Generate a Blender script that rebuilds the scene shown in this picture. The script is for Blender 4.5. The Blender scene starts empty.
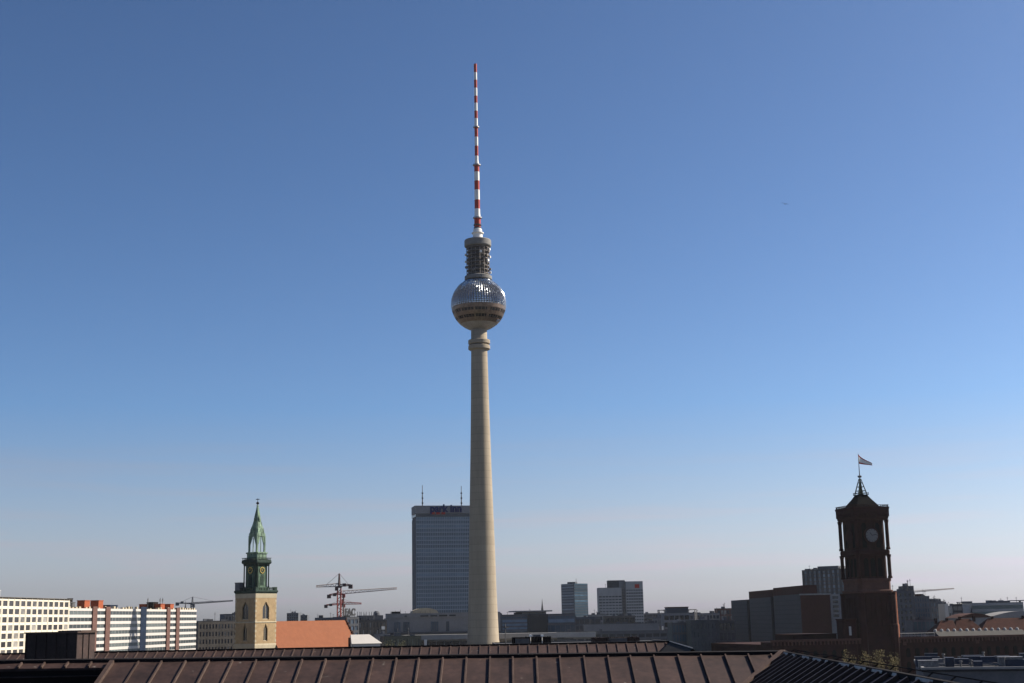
import bpy, math, random
from mathutils import Vector, Matrix
random.seed(7)
S = bpy.context.scene
COL = S.collection

# ------------------------------------------------------------------ camera, sky, sun, exposure
CAMZ, FPX, PITCH, ROLL = 33.7, 1385.0, math.radians(11.35), math.radians(-1.06)
SUN_AZ, SUN_EL = math.radians(72.0), math.radians(37.0)      # azimuth clockwise from +Y (forward)
SUN_STRENGTH, SKY_STRENGTH, EXPOSURE = 5.0, 0.0505, 1.0
HAZE = 0.000016

Fv = Vector((0, math.cos(PITCH), math.sin(PITCH)))
Rv = Vector((1, 0, 0)); Uv = Vector((0, -math.sin(PITCH), math.cos(PITCH)))
R2 = Rv * math.cos(ROLL) + Uv * math.sin(ROLL)
U2 = Uv * math.cos(ROLL) - Rv * math.sin(ROLL)
cd = bpy.data.cameras.new('camera'); cam = bpy.data.objects.new('camera', cd); COL.objects.link(cam)
cd.sensor_width = 36.0; cd.lens = FPX / 1024 * 36.0; cd.clip_start = 0.5; cd.clip_end = 40000
cam.matrix_world = Matrix(((R2.x, U2.x, -Fv.x, 0), (R2.y, U2.y, -Fv.y, 0), (R2.z, U2.z, -Fv.z, CAMZ), (0, 0, 0, 1)))
S.camera = cam
S.render.resolution_x, S.render.resolution_y = 1024, 683

w = bpy.data.worlds.new('World'); S.world = w; w.use_nodes = True
nt = w.node_tree; nt.nodes.clear()
wo = nt.nodes.new('ShaderNodeOutputWorld'); bg = nt.nodes.new('ShaderNodeBackground')
sky = nt.nodes.new('ShaderNodeTexSky'); sky.sky_type = 'NISHITA'; sky.sun_disc = False
sky.sun_elevation = SUN_EL; sky.sun_rotation = SUN_AZ
sky.altitude = 0; sky.air_density = 0.7; sky.dust_density = 1.0; sky.ozone_density = 5.0
bg.inputs['Strength'].default_value = SKY_STRENGTH
# thin pinkish cirrus streaks low over the horizon, and a slight white balance
wb = nt.nodes.new('ShaderNodeVectorMath'); wb.operation = 'MULTIPLY'; wb.inputs[1].default_value = tuple(9.9 * c for c in (1.74, 1.73, 1.57))
sc0 = nt.nodes.new('ShaderNodeVectorMath'); sc0.operation = 'SCALE'; sc0.inputs['Scale'].default_value = 0.1
gm0 = nt.nodes.new('ShaderNodeGamma'); gm0.inputs['Gamma'].default_value = 1.3       # contrast of the sky's own gradient
nt.links.new(sky.outputs[0], sc0.inputs[0]); nt.links.new(sc0.outputs[0], gm0.inputs['Color']); nt.links.new(gm0.outputs[0], wb.inputs[0])
tcw = nt.nodes.new('ShaderNodeTexCoord'); mpw = nt.nodes.new('ShaderNodeMapping'); mpw.inputs['Scale'].default_value = (5, 5, 95); mpw.inputs['Rotation'].default_value = (0, math.radians(1.0), 0)
nzw = nt.nodes.new('ShaderNodeTexNoise'); nzw.inputs['Scale'].default_value = 1.0; nzw.inputs['Detail'].default_value = 5
nt.links.new(tcw.outputs['Generated'], mpw.inputs['Vector']); nt.links.new(mpw.outputs[0], nzw.inputs['Vector'])
sx = nt.nodes.new('ShaderNodeSeparateXYZ'); nt.links.new(tcw.outputs['Generated'], sx.inputs[0])
alt = nt.nodes.new('ShaderNodeMapRange'); alt.inputs['From Min'].default_value = 0.15; alt.inputs['From Max'].default_value = 0.02
nt.links.new(sx.outputs['Z'], alt.inputs['Value'])
thr = nt.nodes.new('ShaderNodeMapRange'); thr.inputs['From Min'].default_value = 0.50; thr.inputs['From Max'].default_value = 0.72; thr.inputs['To Max'].default_value = 0.45
nt.links.new(nzw.outputs['Fac'], thr.inputs['Value'])
base = nt.nodes.new('ShaderNodeMath'); base.operation = 'MULTIPLY_ADD'; base.inputs[1].default_value = 0.70
nt.links.new(alt.outputs[0], base.inputs[0])
cl = nt.nodes.new('ShaderNodeMath'); cl.operation = 'MULTIPLY'; nt.links.new(alt.outputs[0], cl.inputs[0]); nt.links.new(thr.outputs[0], cl.inputs[1])
nt.links.new(cl.outputs[0], base.inputs[2])
bw_ = nt.nodes.new('ShaderNodeRGBToBW'); nt.links.new(wb.outputs[0], bw_.inputs[0])
pk = nt.nodes.new('ShaderNodeVectorMath'); pk.operation = 'SCALE'; pk.inputs[0].default_value = (1.03, 0.985, 1.12); nt.links.new(bw_.outputs[0], pk.inputs['Scale'])
mx = nt.nodes.new('ShaderNodeMix'); mx.data_type = 'RGBA'
nt.links.new(base.outputs[0], mx.inputs['Factor']); nt.links.new(wb.outputs[0], mx.inputs['A']); nt.links.new(pk.outputs[0], mx.inputs['B'])
low = nt.nodes.new('ShaderNodeMapRange'); low.inputs['From Min'].default_value = 0.025; low.inputs['From Max'].default_value = 0.0
low.inputs['To Min'].default_value = 1.0; low.inputs['To Max'].default_value = 1.16; nt.links.new(sx.outputs['Z'], low.inputs['Value'])
lg = nt.nodes.new('ShaderNodeVectorMath'); lg.operation = 'SCALE'; nt.links.new(mx.outputs['Result'], lg.inputs[0]); nt.links.new(low.outputs[0], lg.inputs['Scale'])
nt.links.new(lg.outputs[0], bg.inputs['Color']); nt.links.new(bg.outputs[0], wo.inputs['Surface'])

sl = bpy.data.lights.new('sun', 'SUN'); so = bpy.data.objects.new('sun', sl); COL.objects.link(so)
sl.energy = SUN_STRENGTH; sl.angle = math.radians(0.53); sl.color = (1.0, 0.91, 0.77)
SUND = Vector((math.sin(SUN_AZ) * math.cos(SUN_EL), math.cos(SUN_AZ) * math.cos(SUN_EL), math.sin(SUN_EL)))
so.rotation_euler = (-SUND).to_track_quat('-Z', 'Y').to_euler(); so.location = (300, 0, 500)

vs = S.view_settings; vs.view_transform = 'Standard'; vs.look = 'None'; vs.gamma = 1.0
vs.exposure = EXPOSURE; vs.use_curve_mapping = False

# ------------------------------------------------------------------ helpers
def at(px, py, d):
    """world point seen at photo pixel (px,py) at distance d along +Y"""
    v = Fv * FPX + R2 * (px - 512) - U2 * (py - 341.5)
    k = d / v.y
    return Vector((v.x * k, d, CAMZ + v.z * k))
def zat(px, py, d): return at(px, py, d).z
def rad(px, py, d, wpx): return (at(px + wpx / 2, py, d) - at(px - wpx / 2, py, d)).length / 2

def mat(name, col, rough=0.8, metal=0.0, var=0.12, scale=0.3, stretch=1.0, bump=0.0, spec=0.12, col2=None, randobj=0.0, lift=0.0, specks=0.0):
    m = bpy.data.materials.new(name); m.use_nodes = True
    n = m.node_tree.nodes; l = m.node_tree.links; b = n['Principled BSDF']
    b.inputs['Roughness'].default_value = rough; b.inputs['Metallic'].default_value = metal
    b.inputs['Specular IOR Level'].default_value = spec
    tc = n.new('ShaderNodeTexCoord'); mp = n.new('ShaderNodeMapping')
    mp.inputs['Scale'].default_value = (scale, scale, scale / stretch)
    l.new(tc.outputs['Object'], mp.inputs['Vector'])
    nz = n.new('ShaderNodeTexNoise'); nz.inputs['Scale'].default_value = 1.0; nz.inputs['Detail'].default_value = 6; nz.inputs['Roughness'].default_value = 0.65
    l.new(mp.outputs[0], nz.inputs['Vector'])
    r = n.new('ShaderNodeValToRGB')
    c2 = col2 or tuple(c * (1 + var) for c in col); c1 = tuple(c * (1 - var) for c in col)
    r.color_ramp.elements[0].position = 0.32; r.color_ramp.elements[1].position = 0.68
    r.color_ramp.elements[0].color = (*c1, 1); r.color_ramp.elements[1].color = (*c2, 1)
    l.new(nz.outputs['Fac'], r.inputs['Fac'])
    n2 = n.new('ShaderNodeTexNoise'); n2.inputs['Scale'].default_value = 7.0; n2.inputs['Detail'].default_value = 4
    l.new(mp.outputs[0], n2.inputs['Vector'])
    mr = n.new('ShaderNodeMapRange'); mr.inputs['From Min'].default_value = .3; mr.inputs['From Max'].default_value = .7
    mr.inputs['To Min'].default_value = 1 - var * .6; mr.inputs['To Max'].default_value = 1 + var * .6
    l.new(n2.outputs['Fac'], mr.inputs['Value'])
    vm2 = n.new('ShaderNodeVectorMath'); vm2.operation = 'SCALE'; l.new(r.outputs[0], vm2.inputs[0]); l.new(mr.outputs[0], vm2.inputs['Scale'])
    out = vm2.outputs[0]
    if lift:                                       # casting joints every `lift` metres of height
        sz = n.new('ShaderNodeSeparateXYZ'); l.new(tc.outputs['Object'], sz.inputs[0])
        dv = n.new('ShaderNodeMath'); dv.operation = 'DIVIDE'; dv.inputs[1].default_value = lift; l.new(sz.outputs['Z'], dv.inputs[0])
        fr = n.new('ShaderNodeMath'); fr.operation = 'FRACT'; l.new(dv.outputs[0], fr.inputs[0])
        lt = n.new('ShaderNodeMath'); lt.operation = 'LESS_THAN'; lt.inputs[1].default_value = .09; l.new(fr.outputs[0], lt.inputs[0])
        fl = n.new('ShaderNodeMath'); fl.operation = 'FLOOR'; l.new(dv.outputs[0], fl.inputs[0])
        wn = n.new('ShaderNodeTexWhiteNoise'); wn.noise_dimensions = '1D'; l.new(fl.outputs[0], wn.inputs['W'])
        a1 = n.new('ShaderNodeMath'); a1.operation = 'MULTIPLY_ADD'; a1.inputs[1].default_value = -.16; a1.inputs[2].default_value = 1.0; l.new(lt.outputs[0], a1.inputs[0])
        a2 = n.new('ShaderNodeMath'); a2.operation = 'MULTIPLY_ADD'; a2.inputs[1].default_value = .10; l.new(wn.outputs['Value'], a2.inputs[0]); l.new(a1.outputs[0], a2.inputs[2])
        v3 = n.new('ShaderNodeVectorMath'); v3.operation = 'SCALE'; l.new(out, v3.inputs[0]); l.new(a2.outputs[0], v3.inputs['Scale']); out = v3.outputs[0]
    if specks:                                     # droppings and bare spots
        n3 = n.new('ShaderNodeTexNoise'); n3.inputs['Scale'].default_value = specks; n3.inputs['Detail'].default_value = 2; l.new(tc.outputs['Object'], n3.inputs['Vector'])
        m3 = n.new('ShaderNodeMapRange'); m3.inputs['From Min'].default_value = .70; m3.inputs['From Max'].default_value = .76; m3.inputs['To Max'].default_value = .35; l.new(n3.outputs['Fac'], m3.inputs['Value'])
        x3 = n.new('ShaderNodeMix'); x3.data_type = 'RGBA'; l.new(m3.outputs[0], x3.inputs['Factor']); l.new(out, x3.inputs['A']); x3.inputs['B'].default_value = (.30, .28, .25, 1); out = x3.outputs['Result']
    if randobj:
        oi = n.new('ShaderNodeObjectInfo'); hs = n.new('ShaderNodeMapRange')
        hs.inputs['To Min'].default_value = 1 - randobj; hs.inputs['To Max'].default_value = 1 + randobj
        l.new(oi.outputs['Random'], hs.inputs['Value'])
        vm = n.new('ShaderNodeVectorMath'); vm.operation = 'SCALE'
        l.new(out, vm.inputs[0]); l.new(hs.outputs[0], vm.inputs['Scale']); out = vm.outputs[0]
    l.new(out, b.inputs['Base Color'])
    if bump:
        bp = n.new('ShaderNodeBump'); bp.inputs['Strength'].default_value = bump; bp.inputs['Distance'].default_value = 0.05
        l.new(nz.outputs['Fac'], bp.inputs['Height']); l.new(bp.outputs[0], b.inputs['Normal'])
    return m

def glass(name, col, rough=0.12, light=None, frac=0.8, spec=0.6):
    """window glass; some panes have a pale blind behind them (per window)"""
    m = bpy.data.materials.new(name); m.use_nodes = True
    n = m.node_tree.nodes; l = m.node_tree.links; b = n['Principled BSDF']
    b.inputs['Roughness'].default_value = rough; b.inputs['Specular IOR Level'].default_value = spec
    oi = n.new('ShaderNodeObjectInfo'); r = n.new('ShaderNodeValToRGB')
    lt = light or tuple(c * 2.2 for c in col)
    r.color_ramp.elements[0].color = (*[c * 0.55 for c in col], 1); r.color_ramp.elements[0].position = 0.0
    e = r.color_ramp.elements.new(frac); e.color = (*[c * 1.3 for c in col], 1)
    r.color_ramp.elements[-1].color = (*lt, 1); r.color_ramp.elements[-1].position = 1.0
    tc = n.new('ShaderNodeTexCoord'); nz = n.new('ShaderNodeTexNoise'); nz.inputs['Scale'].default_value = 0.25
    l.new(tc.outputs['Object'], nz.inputs['Vector'])
    ad = n.new('ShaderNodeMath'); ad.operation = 'MULTIPLY_ADD'; ad.inputs[1].default_value = 0.5
    ml = n.new('ShaderNodeMath'); ml.operation = 'MULTIPLY'; ml.inputs[1].default_value = 0.75
    l.new(oi.outputs['Random'], ml.inputs[0]); l.new(nz.outputs['Fac'], ad.inputs[0]); l.new(ml.outputs[0], ad.inputs[2])
    l.new(ad.outputs[0], r.inputs['Fac']); l.new(r.outputs[0], b.inputs['Base Color'])
    return m

class MB:
    def __init__(s): s.v = []; s.f = []; s.m = []
    def add(s, vs_, fs, mi=0):
        o = len(s.v); s.v += [tuple(p) for p in vs_]
        for f in fs: s.f.append(tuple(i + o for i in f)); s.m.append(mi)
    def hexa(s, p, mi=0):
        s.add(p, [(0, 3, 2, 1), (4, 5, 6, 7), (0, 1, 5, 4), (1, 2, 6, 5), (2, 3, 7, 6), (3, 0, 4, 7)], mi)
    def box(s, x0, x1, y0, y1, z0, z1, mi=0):
        s.hexa([(x0, y0, z0), (x1, y0, z0), (x1, y1, z0), (x0, y1, z0), (x0, y0, z1), (x1, y0, z1), (x1, y1, z1), (x0, y1, z1)], mi)
    def bbox(s, B, u0, u1, v0, v1, z0, z1, mi=0):
        """box in a facade basis B=(origin, along, inward)"""
        o, du, dv = B
        P = lambda u, v, z: (o[0] + du[0] * u + dv[0] * v, o[1] + du[1] * u + dv[1] * v, z)
        s.hexa([P(u0, v0, z0), P(u1, v0, z0), P(u1, v1, z0), P(u0, v1, z0), P(u0, v0, z1), P(u1, v0, z1), P(u1, v1, z1), P(u0, v1, z1)], mi)
    def prism(s, poly, z0, z1, mi=0):
        n = len(poly)
        s.add([(x, y, z0) for x, y in poly] + [(x, y, z1) for x, y in poly],
              [tuple(range(n))[::-1], tuple(range(n, 2 * n))] + [(i, (i + 1) % n, n + (i + 1) % n, n + i) for i in range(n)], mi)
    def loft(s, rings, mi=0, cap=True):
        n = len(rings[0]); vs_ = [p for r in rings for p in r]; fs = []
        for k in range(len(rings) - 1):
            for i in range(n):
                j = (i + 1) % n
                fs.append((k * n + i, k * n + j, (k + 1) * n + j, (k + 1) * n + i))
        if cap: fs += [tuple(range(n))[::-1], tuple(range((len(rings) - 1) * n, len(rings) * n))]
        s.add(vs_, fs, mi)
    def lathe(s, prof, n=32, c=(0, 0), mi=0, a0=0.0):
        s.loft([[(c[0] + r * math.cos(a0 + 2 * math.pi * i / n), c[1] + r * math.sin(a0 + 2 * math.pi * i / n), z) for i in range(n)] for r, z in prof], mi)
    def sq(s, prof, mi=0, c=(0, 0), ch=0.0):
        """square (optionally chamfered) stack: profile of (half side, z)"""
        def ring(h, z):
            if ch <= 0: return [(c[0] - h, c[1] - h, z), (c[0] + h, c[1] - h, z), (c[0] + h, c[1] + h, z), (c[0] - h, c[1] + h, z)]
            k = h * (1 - ch)
            return [(c[0] + a, c[1] + b, z) for a, b in ((-k, -h), (k, -h), (h, -k), (h, k), (k, h), (-k, h), (-h, k), (-h, -k))]
        s.loft([ring(h, z) for h, z in prof], mi)
    def bar(s, a, b, r, mi=0, n=4, r2=None):
        a = Vector(a); b = Vector(b); d = (b - a)
        if d.length < 1e-6: return
        d.normalize(); u = d.orthogonal().normalized(); v = d.cross(u); r2 = r if r2 is None else r2
        R_ = lambda c, q: [tuple(c + u * q * math.cos(2 * math.pi * (i + .5) / n) + v * q * math.sin(2 * math.pi * (i + .5) / n)) for i in range(n)]
        s.loft([R_(a, r), R_(b, r2)], mi)
    def build(s, name, ms, parent=None, loc=None, smooth=False):
        me = bpy.data.meshes.new(name); me.from_pydata(s.v, [], s.f)
        if not isinstance(ms, (list, tuple)): ms = [ms]
        for m in ms: me.materials.append(m)
        if len(ms) > 1: me.polygons.foreach_set('material_index', s.m)
        if smooth: me.polygons.foreach_set('use_smooth', [True] * len(me.polygons))
        me.update()
        o = bpy.data.objects.new(name, me); COL.objects.link(o)
        if parent: o.parent = parent
        if loc: o.location = loc
        return o

def tag(o, label=None, cat=None, group=None, kind=None):
    if label: o['label'] = label
    if cat: o['category'] = cat
    if group: o['group'] = group
    if kind: o['kind'] = kind
    return o
def thing(name, label, cat, loc=(0, 0, 0), rz=0.0, group=None):
    o = bpy.data.objects.new(name, None); COL.objects.link(o); o.empty_display_size = 1
    o.location = loc; o.rotation_euler = (0, 0, rz)
    return tag(o, label, cat, group)
def inst(src, parent, loc):
    c = src.copy(); COL.objects.link(c); c.parent = parent; c.location = loc; return c

# ------------------------------------------------------------------ materials
M = {}
M['ground'] = mat('ground', (0.10, 0.10, 0.095), 0.95, var=0.35, scale=0.02)
M['asphalt'] = mat('asphalt', (0.05, 0.05, 0.052), 0.9, var=0.2, scale=0.1)
M['paint'] = mat('road_paint', (0.75, 0.75, 0.73), 0.7)
M['grass'] = mat('grass', (0.06, 0.10, 0.03), 0.95, var=0.3, scale=0.3)
M['copper'] = mat('brown_copper', (0.0385, 0.0218, 0.018), 0.6, 0.1, var=0.42, scale=0.9, stretch=1, bump=0.25, spec=0.3, specks=3.2)
M['copper_seam'] = mat('copper_seam', (0.066, 0.045, 0.037), 0.5, 0.15, var=0.25, scale=2)
M['copper_dark'] = mat('dark_copper', (0.0248, 0.0182, 0.0176), 0.6, 0.1, var=0.35, scale=1.2)
M['copper_wing'] = mat('wing_copper', (0.06, 0.044, 0.04), 0.5, 0.1, var=0.3, scale=1.2)
M['lead'] = mat('bare_lead', (0.1632, 0.1536, 0.1488), 0.45, 0.3, var=0.4, scale=3)
M['black_metal'] = mat('black_metal', (0.014, 0.012, 0.012), 0.85, spec=0.05)
M['concrete'] = mat('shaft_concrete', (0.272, 0.228, 0.172), 0.85, var=0.10, scale=0.16, stretch=8, lift=4.2)
M['concrete_grey'] = mat('grey_concrete', (0.18, 0.174, 0.168), 0.9, var=0.15, scale=0.2)
M['steel'] = mat('stainless_facets', (0.29, 0.305, 0.335), 0.24, 1.0, var=0.1, scale=0.4)
M['steel_dark'] = mat('dull_steel', (0.3341, 0.3119, 0.3008), 0.42, 0.9, var=0.15, scale=0.4)
M['bronze'] = mat('bronze_band', (0.2, 0.15, 0.12), 0.38, 0.85, var=0.3, scale=0.6)
M['cage'] = mat('cage_steel', (0.1683, 0.1485, 0.1386), 0.6, 0.4, var=0.3, scale=0.5)
M['cage_core'] = mat('cage_core', (0.06, 0.055, 0.055), 0.8, var=0.4, scale=0.7)
M['red'] = mat('signal_red', (0.36, 0.045, 0.03), 0.5, var=0.1)
M['white'] = mat('white_paint', (0.72, 0.70, 0.66), 0.6, var=0.06)
M['glass'] = glass('dark_glass', (0.035, 0.04, 0.05), light=(0.30, 0.29, 0.27), frac=0.72)
M['glass_blue'] = glass('blue_glass', (0.05, 0.075, 0.105), 0.15)
M['glass_black'] = glass('black_glass', (0.012, 0.013, 0.016), 0.2, light=(0.04, 0.04, 0.05))
M['cream'] = mat('cream_render', (0.55, 0.5, 0.41), 0.85, var=0.06, scale=0.1, stretch=3)
M['panel_white'] = mat('white_panel', (0.4243, 0.4026, 0.3808), 0.75, var=0.05, scale=0.1)
M['pilaster'] = mat('brown_pilaster', (0.1054, 0.0589, 0.0496), 0.85, var=0.15)
M['brick_red'] = mat('bright_red_brick', (0.252, 0.069, 0.033), 0.85, var=0.15)
M['navy'] = mat('navy_panel', (0.0105, 0.0175, 0.035), 0.5, var=0.3, scale=0.3)
M['slate'] = mat('slate_grey', (0.0908, 0.0946, 0.1059), 0.85, var=0.15)
M['grey'] = mat('grey_render', (0.2054, 0.201, 0.201), 0.85, var=0.12, scale=0.15)
M['grey_lt'] = mat('pale_grey_render', (0.2864, 0.2864, 0.2864), 0.85, var=0.1, scale=0.15)
M['grey_dk'] = mat('dark_grey_render', (0.0826, 0.0826, 0.0866), 0.85, var=0.2, scale=0.15)
M['stone_dk'] = mat('sooty_stone', (0.1063, 0.0948, 0.0835), 0.9, var=0.25, scale=0.15)
M['sand'] = mat('sandstone_rubble', (0.29, 0.207, 0.118), 0.9, var=0.18, scale=0.5, bump=0.3)
M['sand_lt'] = mat('pale_dressed_stone', (0.341, 0.2915, 0.209), 0.9, var=0.1, scale=0.5)
M['patina'] = mat('green_patina', (0.075, 0.115, 0.088), 0.75, var=0.6, scale=1.0, stretch=4, col2=(0.22, 0.315, 0.225))
M['patina_dk'] = mat('dark_patina', (0.0193, 0.033, 0.0264), 0.8, var=0.5, scale=0.6)
M['patina_mid'] = mat('blackened_patina', (0.03, 0.05, 0.04), 0.8, var=0.6, scale=0.9, stretch=4, col2=(0.10, 0.155, 0.11))
M['gold'] = mat('gilding', (0.62, 0.43, 0.12), 0.35, 0.8)
M['tile'] = mat('orange_roof_tiles', (0.186, 0.067, 0.0335), 0.85, var=0.09, scale=0.5, stretch=1)
M['tile_dk'] = mat('old_red_tiles', (0.042, 0.0135, 0.01), 0.9, var=0.35, scale=0.5)
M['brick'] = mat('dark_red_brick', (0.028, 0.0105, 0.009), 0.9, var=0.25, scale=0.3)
M['brick_trim'] = mat('brick_trim', (0.075, 0.036, 0.0285), 0.85, var=0.2)
M['brick_or'] = mat('brown_brick', (0.055, 0.022, 0.017), 0.9, var=0.12, scale=0.1)
M['dial'] = mat('clock_dial', (0.147, 0.147, 0.147), 0.6, var=0.05)
M['crane_red'] = mat('crane_red', (0.204, 0.042, 0.036), 0.6)
M['crane_dark'] = mat('crane_dark', (0.07, 0.045, 0.045), 0.7)
M['crane_pale'] = mat('crane_pale', (0.4, 0.336, 0.304), 0.6)
M['void'] = mat('dark_opening', (0.006, 0.006, 0.007), 0.9, spec=0.03)
M['courtyard'] = mat('courtyard_sheet', (0.05, 0.048, 0.047), 0.8)
M['sunlit_brick'] = mat('sunlit_brick', (0.20, 0.075, 0.042), 0.9)  # lighter copy of the dark brick, sunlight put into its colour
M['sign_navy'] = mat('sign_navy', (0.015, 0.022, 0.09), 0.5)
M['trunk'] = mat('bark', (0.07, 0.05, 0.04), 0.95, var=0.3)
M['spring'] = mat('spring_leaves', (0.085, 0.068, 0.03), 0.9, var=0.4, scale=1.5)
M['bare'] = mat('dark_leaves', (0.05, 0.05, 0.03), 0.9, var=0.4, scale=1.5)

# ------------------------------------------------------------------ setting: ground, roads
g = MB(); g.add([(-20000, -300, 0), (20000, -300, 0), (20000, 30000, 0), (-20000, 30000, 0)], [(0, 1, 2, 3)])
tag(g.build('ground', M['ground']), kind='structure')
g = MB(); g.box(-110, -92, -100, 1500, 0.002, 0.004); g.box(-300, 500, 300, 320, 0.003, 0.005)
tag(g.build('road', M['asphalt']), kind='structure')
g = MB()
for k in range(60): g.box(-101.15, -100.85, 330 + k * 12, 336 + k * 12, 0.006, 0.009)
for k in range(60): g.box(-280 + k * 12, -274 + k * 12, 309.85, 310.15, 0.006, 0.009)
tag(g.build('road_marking', M['paint']), kind='structure')
g = MB(); g.box(-90.5, -88, 322, 1500, 0.001, 0.13); g.box(-88, 500, 322, 325, 0.001, 0.125)
tag(g.build('pavement', M['concrete_grey']), kind='structure')
g = MB(); g.box(-80, 60, 560, 700, 0.002, 0.006)
tag(g.build('lawn', M['grass']), kind='structure')

# ------------------------------------------------------------------ buildings
def faces(Ln, Dp):
    return {'front': ((0, 0), (1, 0), (0, 1), Ln), 'right': ((Ln, 0.35), (0, 1), (-1, 0), Dp - 0.7),
            'back': ((Ln, Dp), (-1, 0), (0, -1), Ln), 'left': ((0, Dp - 0.35), (0, -1), (1, 0), Dp - 0.7)}
def clad(root, mb, Ln, Dp, side, z0, z1, nfl=0, nb=0, pw=0.6, sh=1.2, gl=None, mode='win', top=None, sill=0.0, wname='window', mi=0, skip=0, inset=0.26):
    """cladding 0.35 m deep on one side: blank slab or a grid of piers and spandrels with set-back glass parts"""
    o, du, dv, L = faces(Ln, Dp)[side]; B = (o, du, dv)
    if not nfl: mb.bbox(B, 0, L, 0, 0.345, z0, z1, mi); return
    zt = z1 - (top if top is not None else sh); fh = (zt - z0) / nfl
    mb.bbox(B, 0, L, 0.004, 0.345, zt, z1 - 0.004, mi)
    for k in range(nfl): mb.bbox(B, 0.004, L - 0.004, 0.01, 0.345, z0 + k * fh, z0 + k * fh + sh, mi)
    if mode == 'win':
        bw = (L - pw) / nb
        for i in range(nb + 1): mb.bbox(B, i * bw, i * bw + pw, 0, 0.345, z0, z1 - 0.002, mi)
        src = None; rest = MB(); left = root.get('_w', 100)
        for k in reversed(range(nfl)):
            for i in range(nb):
                u = i * bw + pw; z = z0 + k * fh + sh
                p = (o[0] + du[0] * u, o[1] + du[1] * u, z)
                left -= 1
                if left < 0 or (skip and i < skip):
                    if skip and i < skip: left += 1
                    rest.bbox((o, du, dv), u - .02, u + bw - pw + .02, inset, inset + .07, z - .02, z + fh - sh + .02)
                elif src is None:
                    q = MB(); q.bbox(((0, 0), du, dv), -.02, bw - pw + .02, inset, inset + .07, -.02, fh - sh + .02)
                    src = q.build(wname, gl, root, p)
                else: inst(src, root, p)
        root['_w'] = max(left, 0)
        if rest.v: tag(rest.build(wname, gl, root), kind='stuff')
    else:
        src = None
        nb_ = max(nb, 1); bw = (L - 0.8) / nb_
        mb.bbox(B, 0, 0.4, 0, 0.345, z0, z1 - .002, mi); mb.bbox(B, L - 0.4, L, 0, 0.345, z0, z1 - .002, mi)
        for i in range(1, nb_): mb.bbox(B, 0.4 + i * bw - pw / 2, 0.4 + i * bw + pw / 2, 0.15, 0.345, z0, z1 - .01, mi)
        for k in range(nfl):
            q_p = (o[0] + du[0] * 0.4, o[1] + du[1] * 0.4, z0 + k * fh + sh)
            if src is None:
                q = MB(); q.bbox(((0, 0), du, dv), 0, L - .8, 0.2, 0.33, -.02, fh - sh + .02)
                src = q.build('window_band', gl, root, q_p)
            else: inst(src, root, q_p)

def building(name, label, cat, Lp, Rp, top, depth, wall, gl=None, front=(0, 0), mode='win', pw=0.6, sh=1.2, sides=None,
             sidemode=None, group=None, parapet=0.5, roofm=None, z0=0.0, topspan=None, skip=0, inset=0.26, clutter=True):
    """box building whose front runs from (pixel, distance) Lp to Rp; top = pixel row of the roof edge at the left end"""
    a = at(Lp[0], 600, Lp[1]); b = at(Rp[0], 600, Rp[1]); a.z = b.z = 0
    Ln = (b - a).length; ang = math.atan2(b.y - a.y, b.x - a.x)
    H = zat(Lp[0], top, Lp[1])
    root = thing(name, label, cat, (a.x, a.y, 0), ang, group)
    mb = MB(); mb.box(0.345, Ln - 0.345, 0.345, depth - 0.345, z0, H - 0.15)
    for sd in ('front', 'right', 'left', 'back'):
        if sd == 'front': clad(root, mb, Ln, depth, sd, z0, H, front[0], front[1], pw, sh, gl, mode, topspan, skip=skip, inset=inset)
        elif sides and sd in sides: clad(root, mb, Ln, depth, sd, z0, H, sides[sd][0], sides[sd][1], pw, sh, gl, sidemode or mode, topspan)
        else: clad(root, mb, Ln, depth, sd, z0, H)
    mb.build('wall', wall, root)
    if parapet:
        r = MB(); r.box(0.5, Ln - .5, .5, depth - .5, H - 0.14, H - 0.06)
        for x0, x1, y0, y1 in ((-.06, Ln + .06, -.06, .3), (-.06, Ln + .06, depth - .3, depth + .06), (-.06, .3, .3, depth - .3), (Ln - .3, Ln + .06, .3, depth - .3)):
            r.box(x0, x1, y0, y1, H + .003, H + 0.16)
        r.build('roof', roofm or M['grey_dk'], root)
        rs = random.getstate(); random.seed(label)
        for k in range(random.randint(2, 4) if clutter else 0):
            w_ = min(Ln * .16, random.uniform(1.5, 5)); x = random.uniform(1.2, max(1.3, Ln - w_ - 1.2)); y = random.uniform(1.0, depth * .5); hh = random.uniform(.7, 1.9)
            u = MB(); u.box(x, x + w_, y, y + random.uniform(1.5, 3.5), H - .1, H + hh); u.build('roof_unit', random.choice([M['grey'], M['grey_dk'], M['slate']]), root)
        for k in range(random.randint(1, 3) if clutter else 0):
            x = random.uniform(1, Ln - 1); y = random.uniform(1, depth * .4); hh = random.uniform(2.0, 4.5)
            u = MB(); u.bar((x, y, H - .1), (x, y, H + hh), .11); u.bar((x - .7, y, H + hh * .8), (x + .7, y, H + hh * .8), .07); u.build('aerial', M['grey_dk'], root)
        random.setstate(rs)
    root['_L'] = Ln
    return root, Ln, H
def lx(root, Ln, px, d=None):
    """local x on a building's front for a photo column"""
    th = root.rotation_euler.z; a = root.location
    v = at(px, 610, 1.0); sx = v.x / v.y
    c, s_ = math.cos(th), math.sin(th)
    return (sx * a.y - a.x) / (c - sx * s_)
def dist(root, x): return root.location.y + math.sin(root.rotation_euler.z) * x

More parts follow.
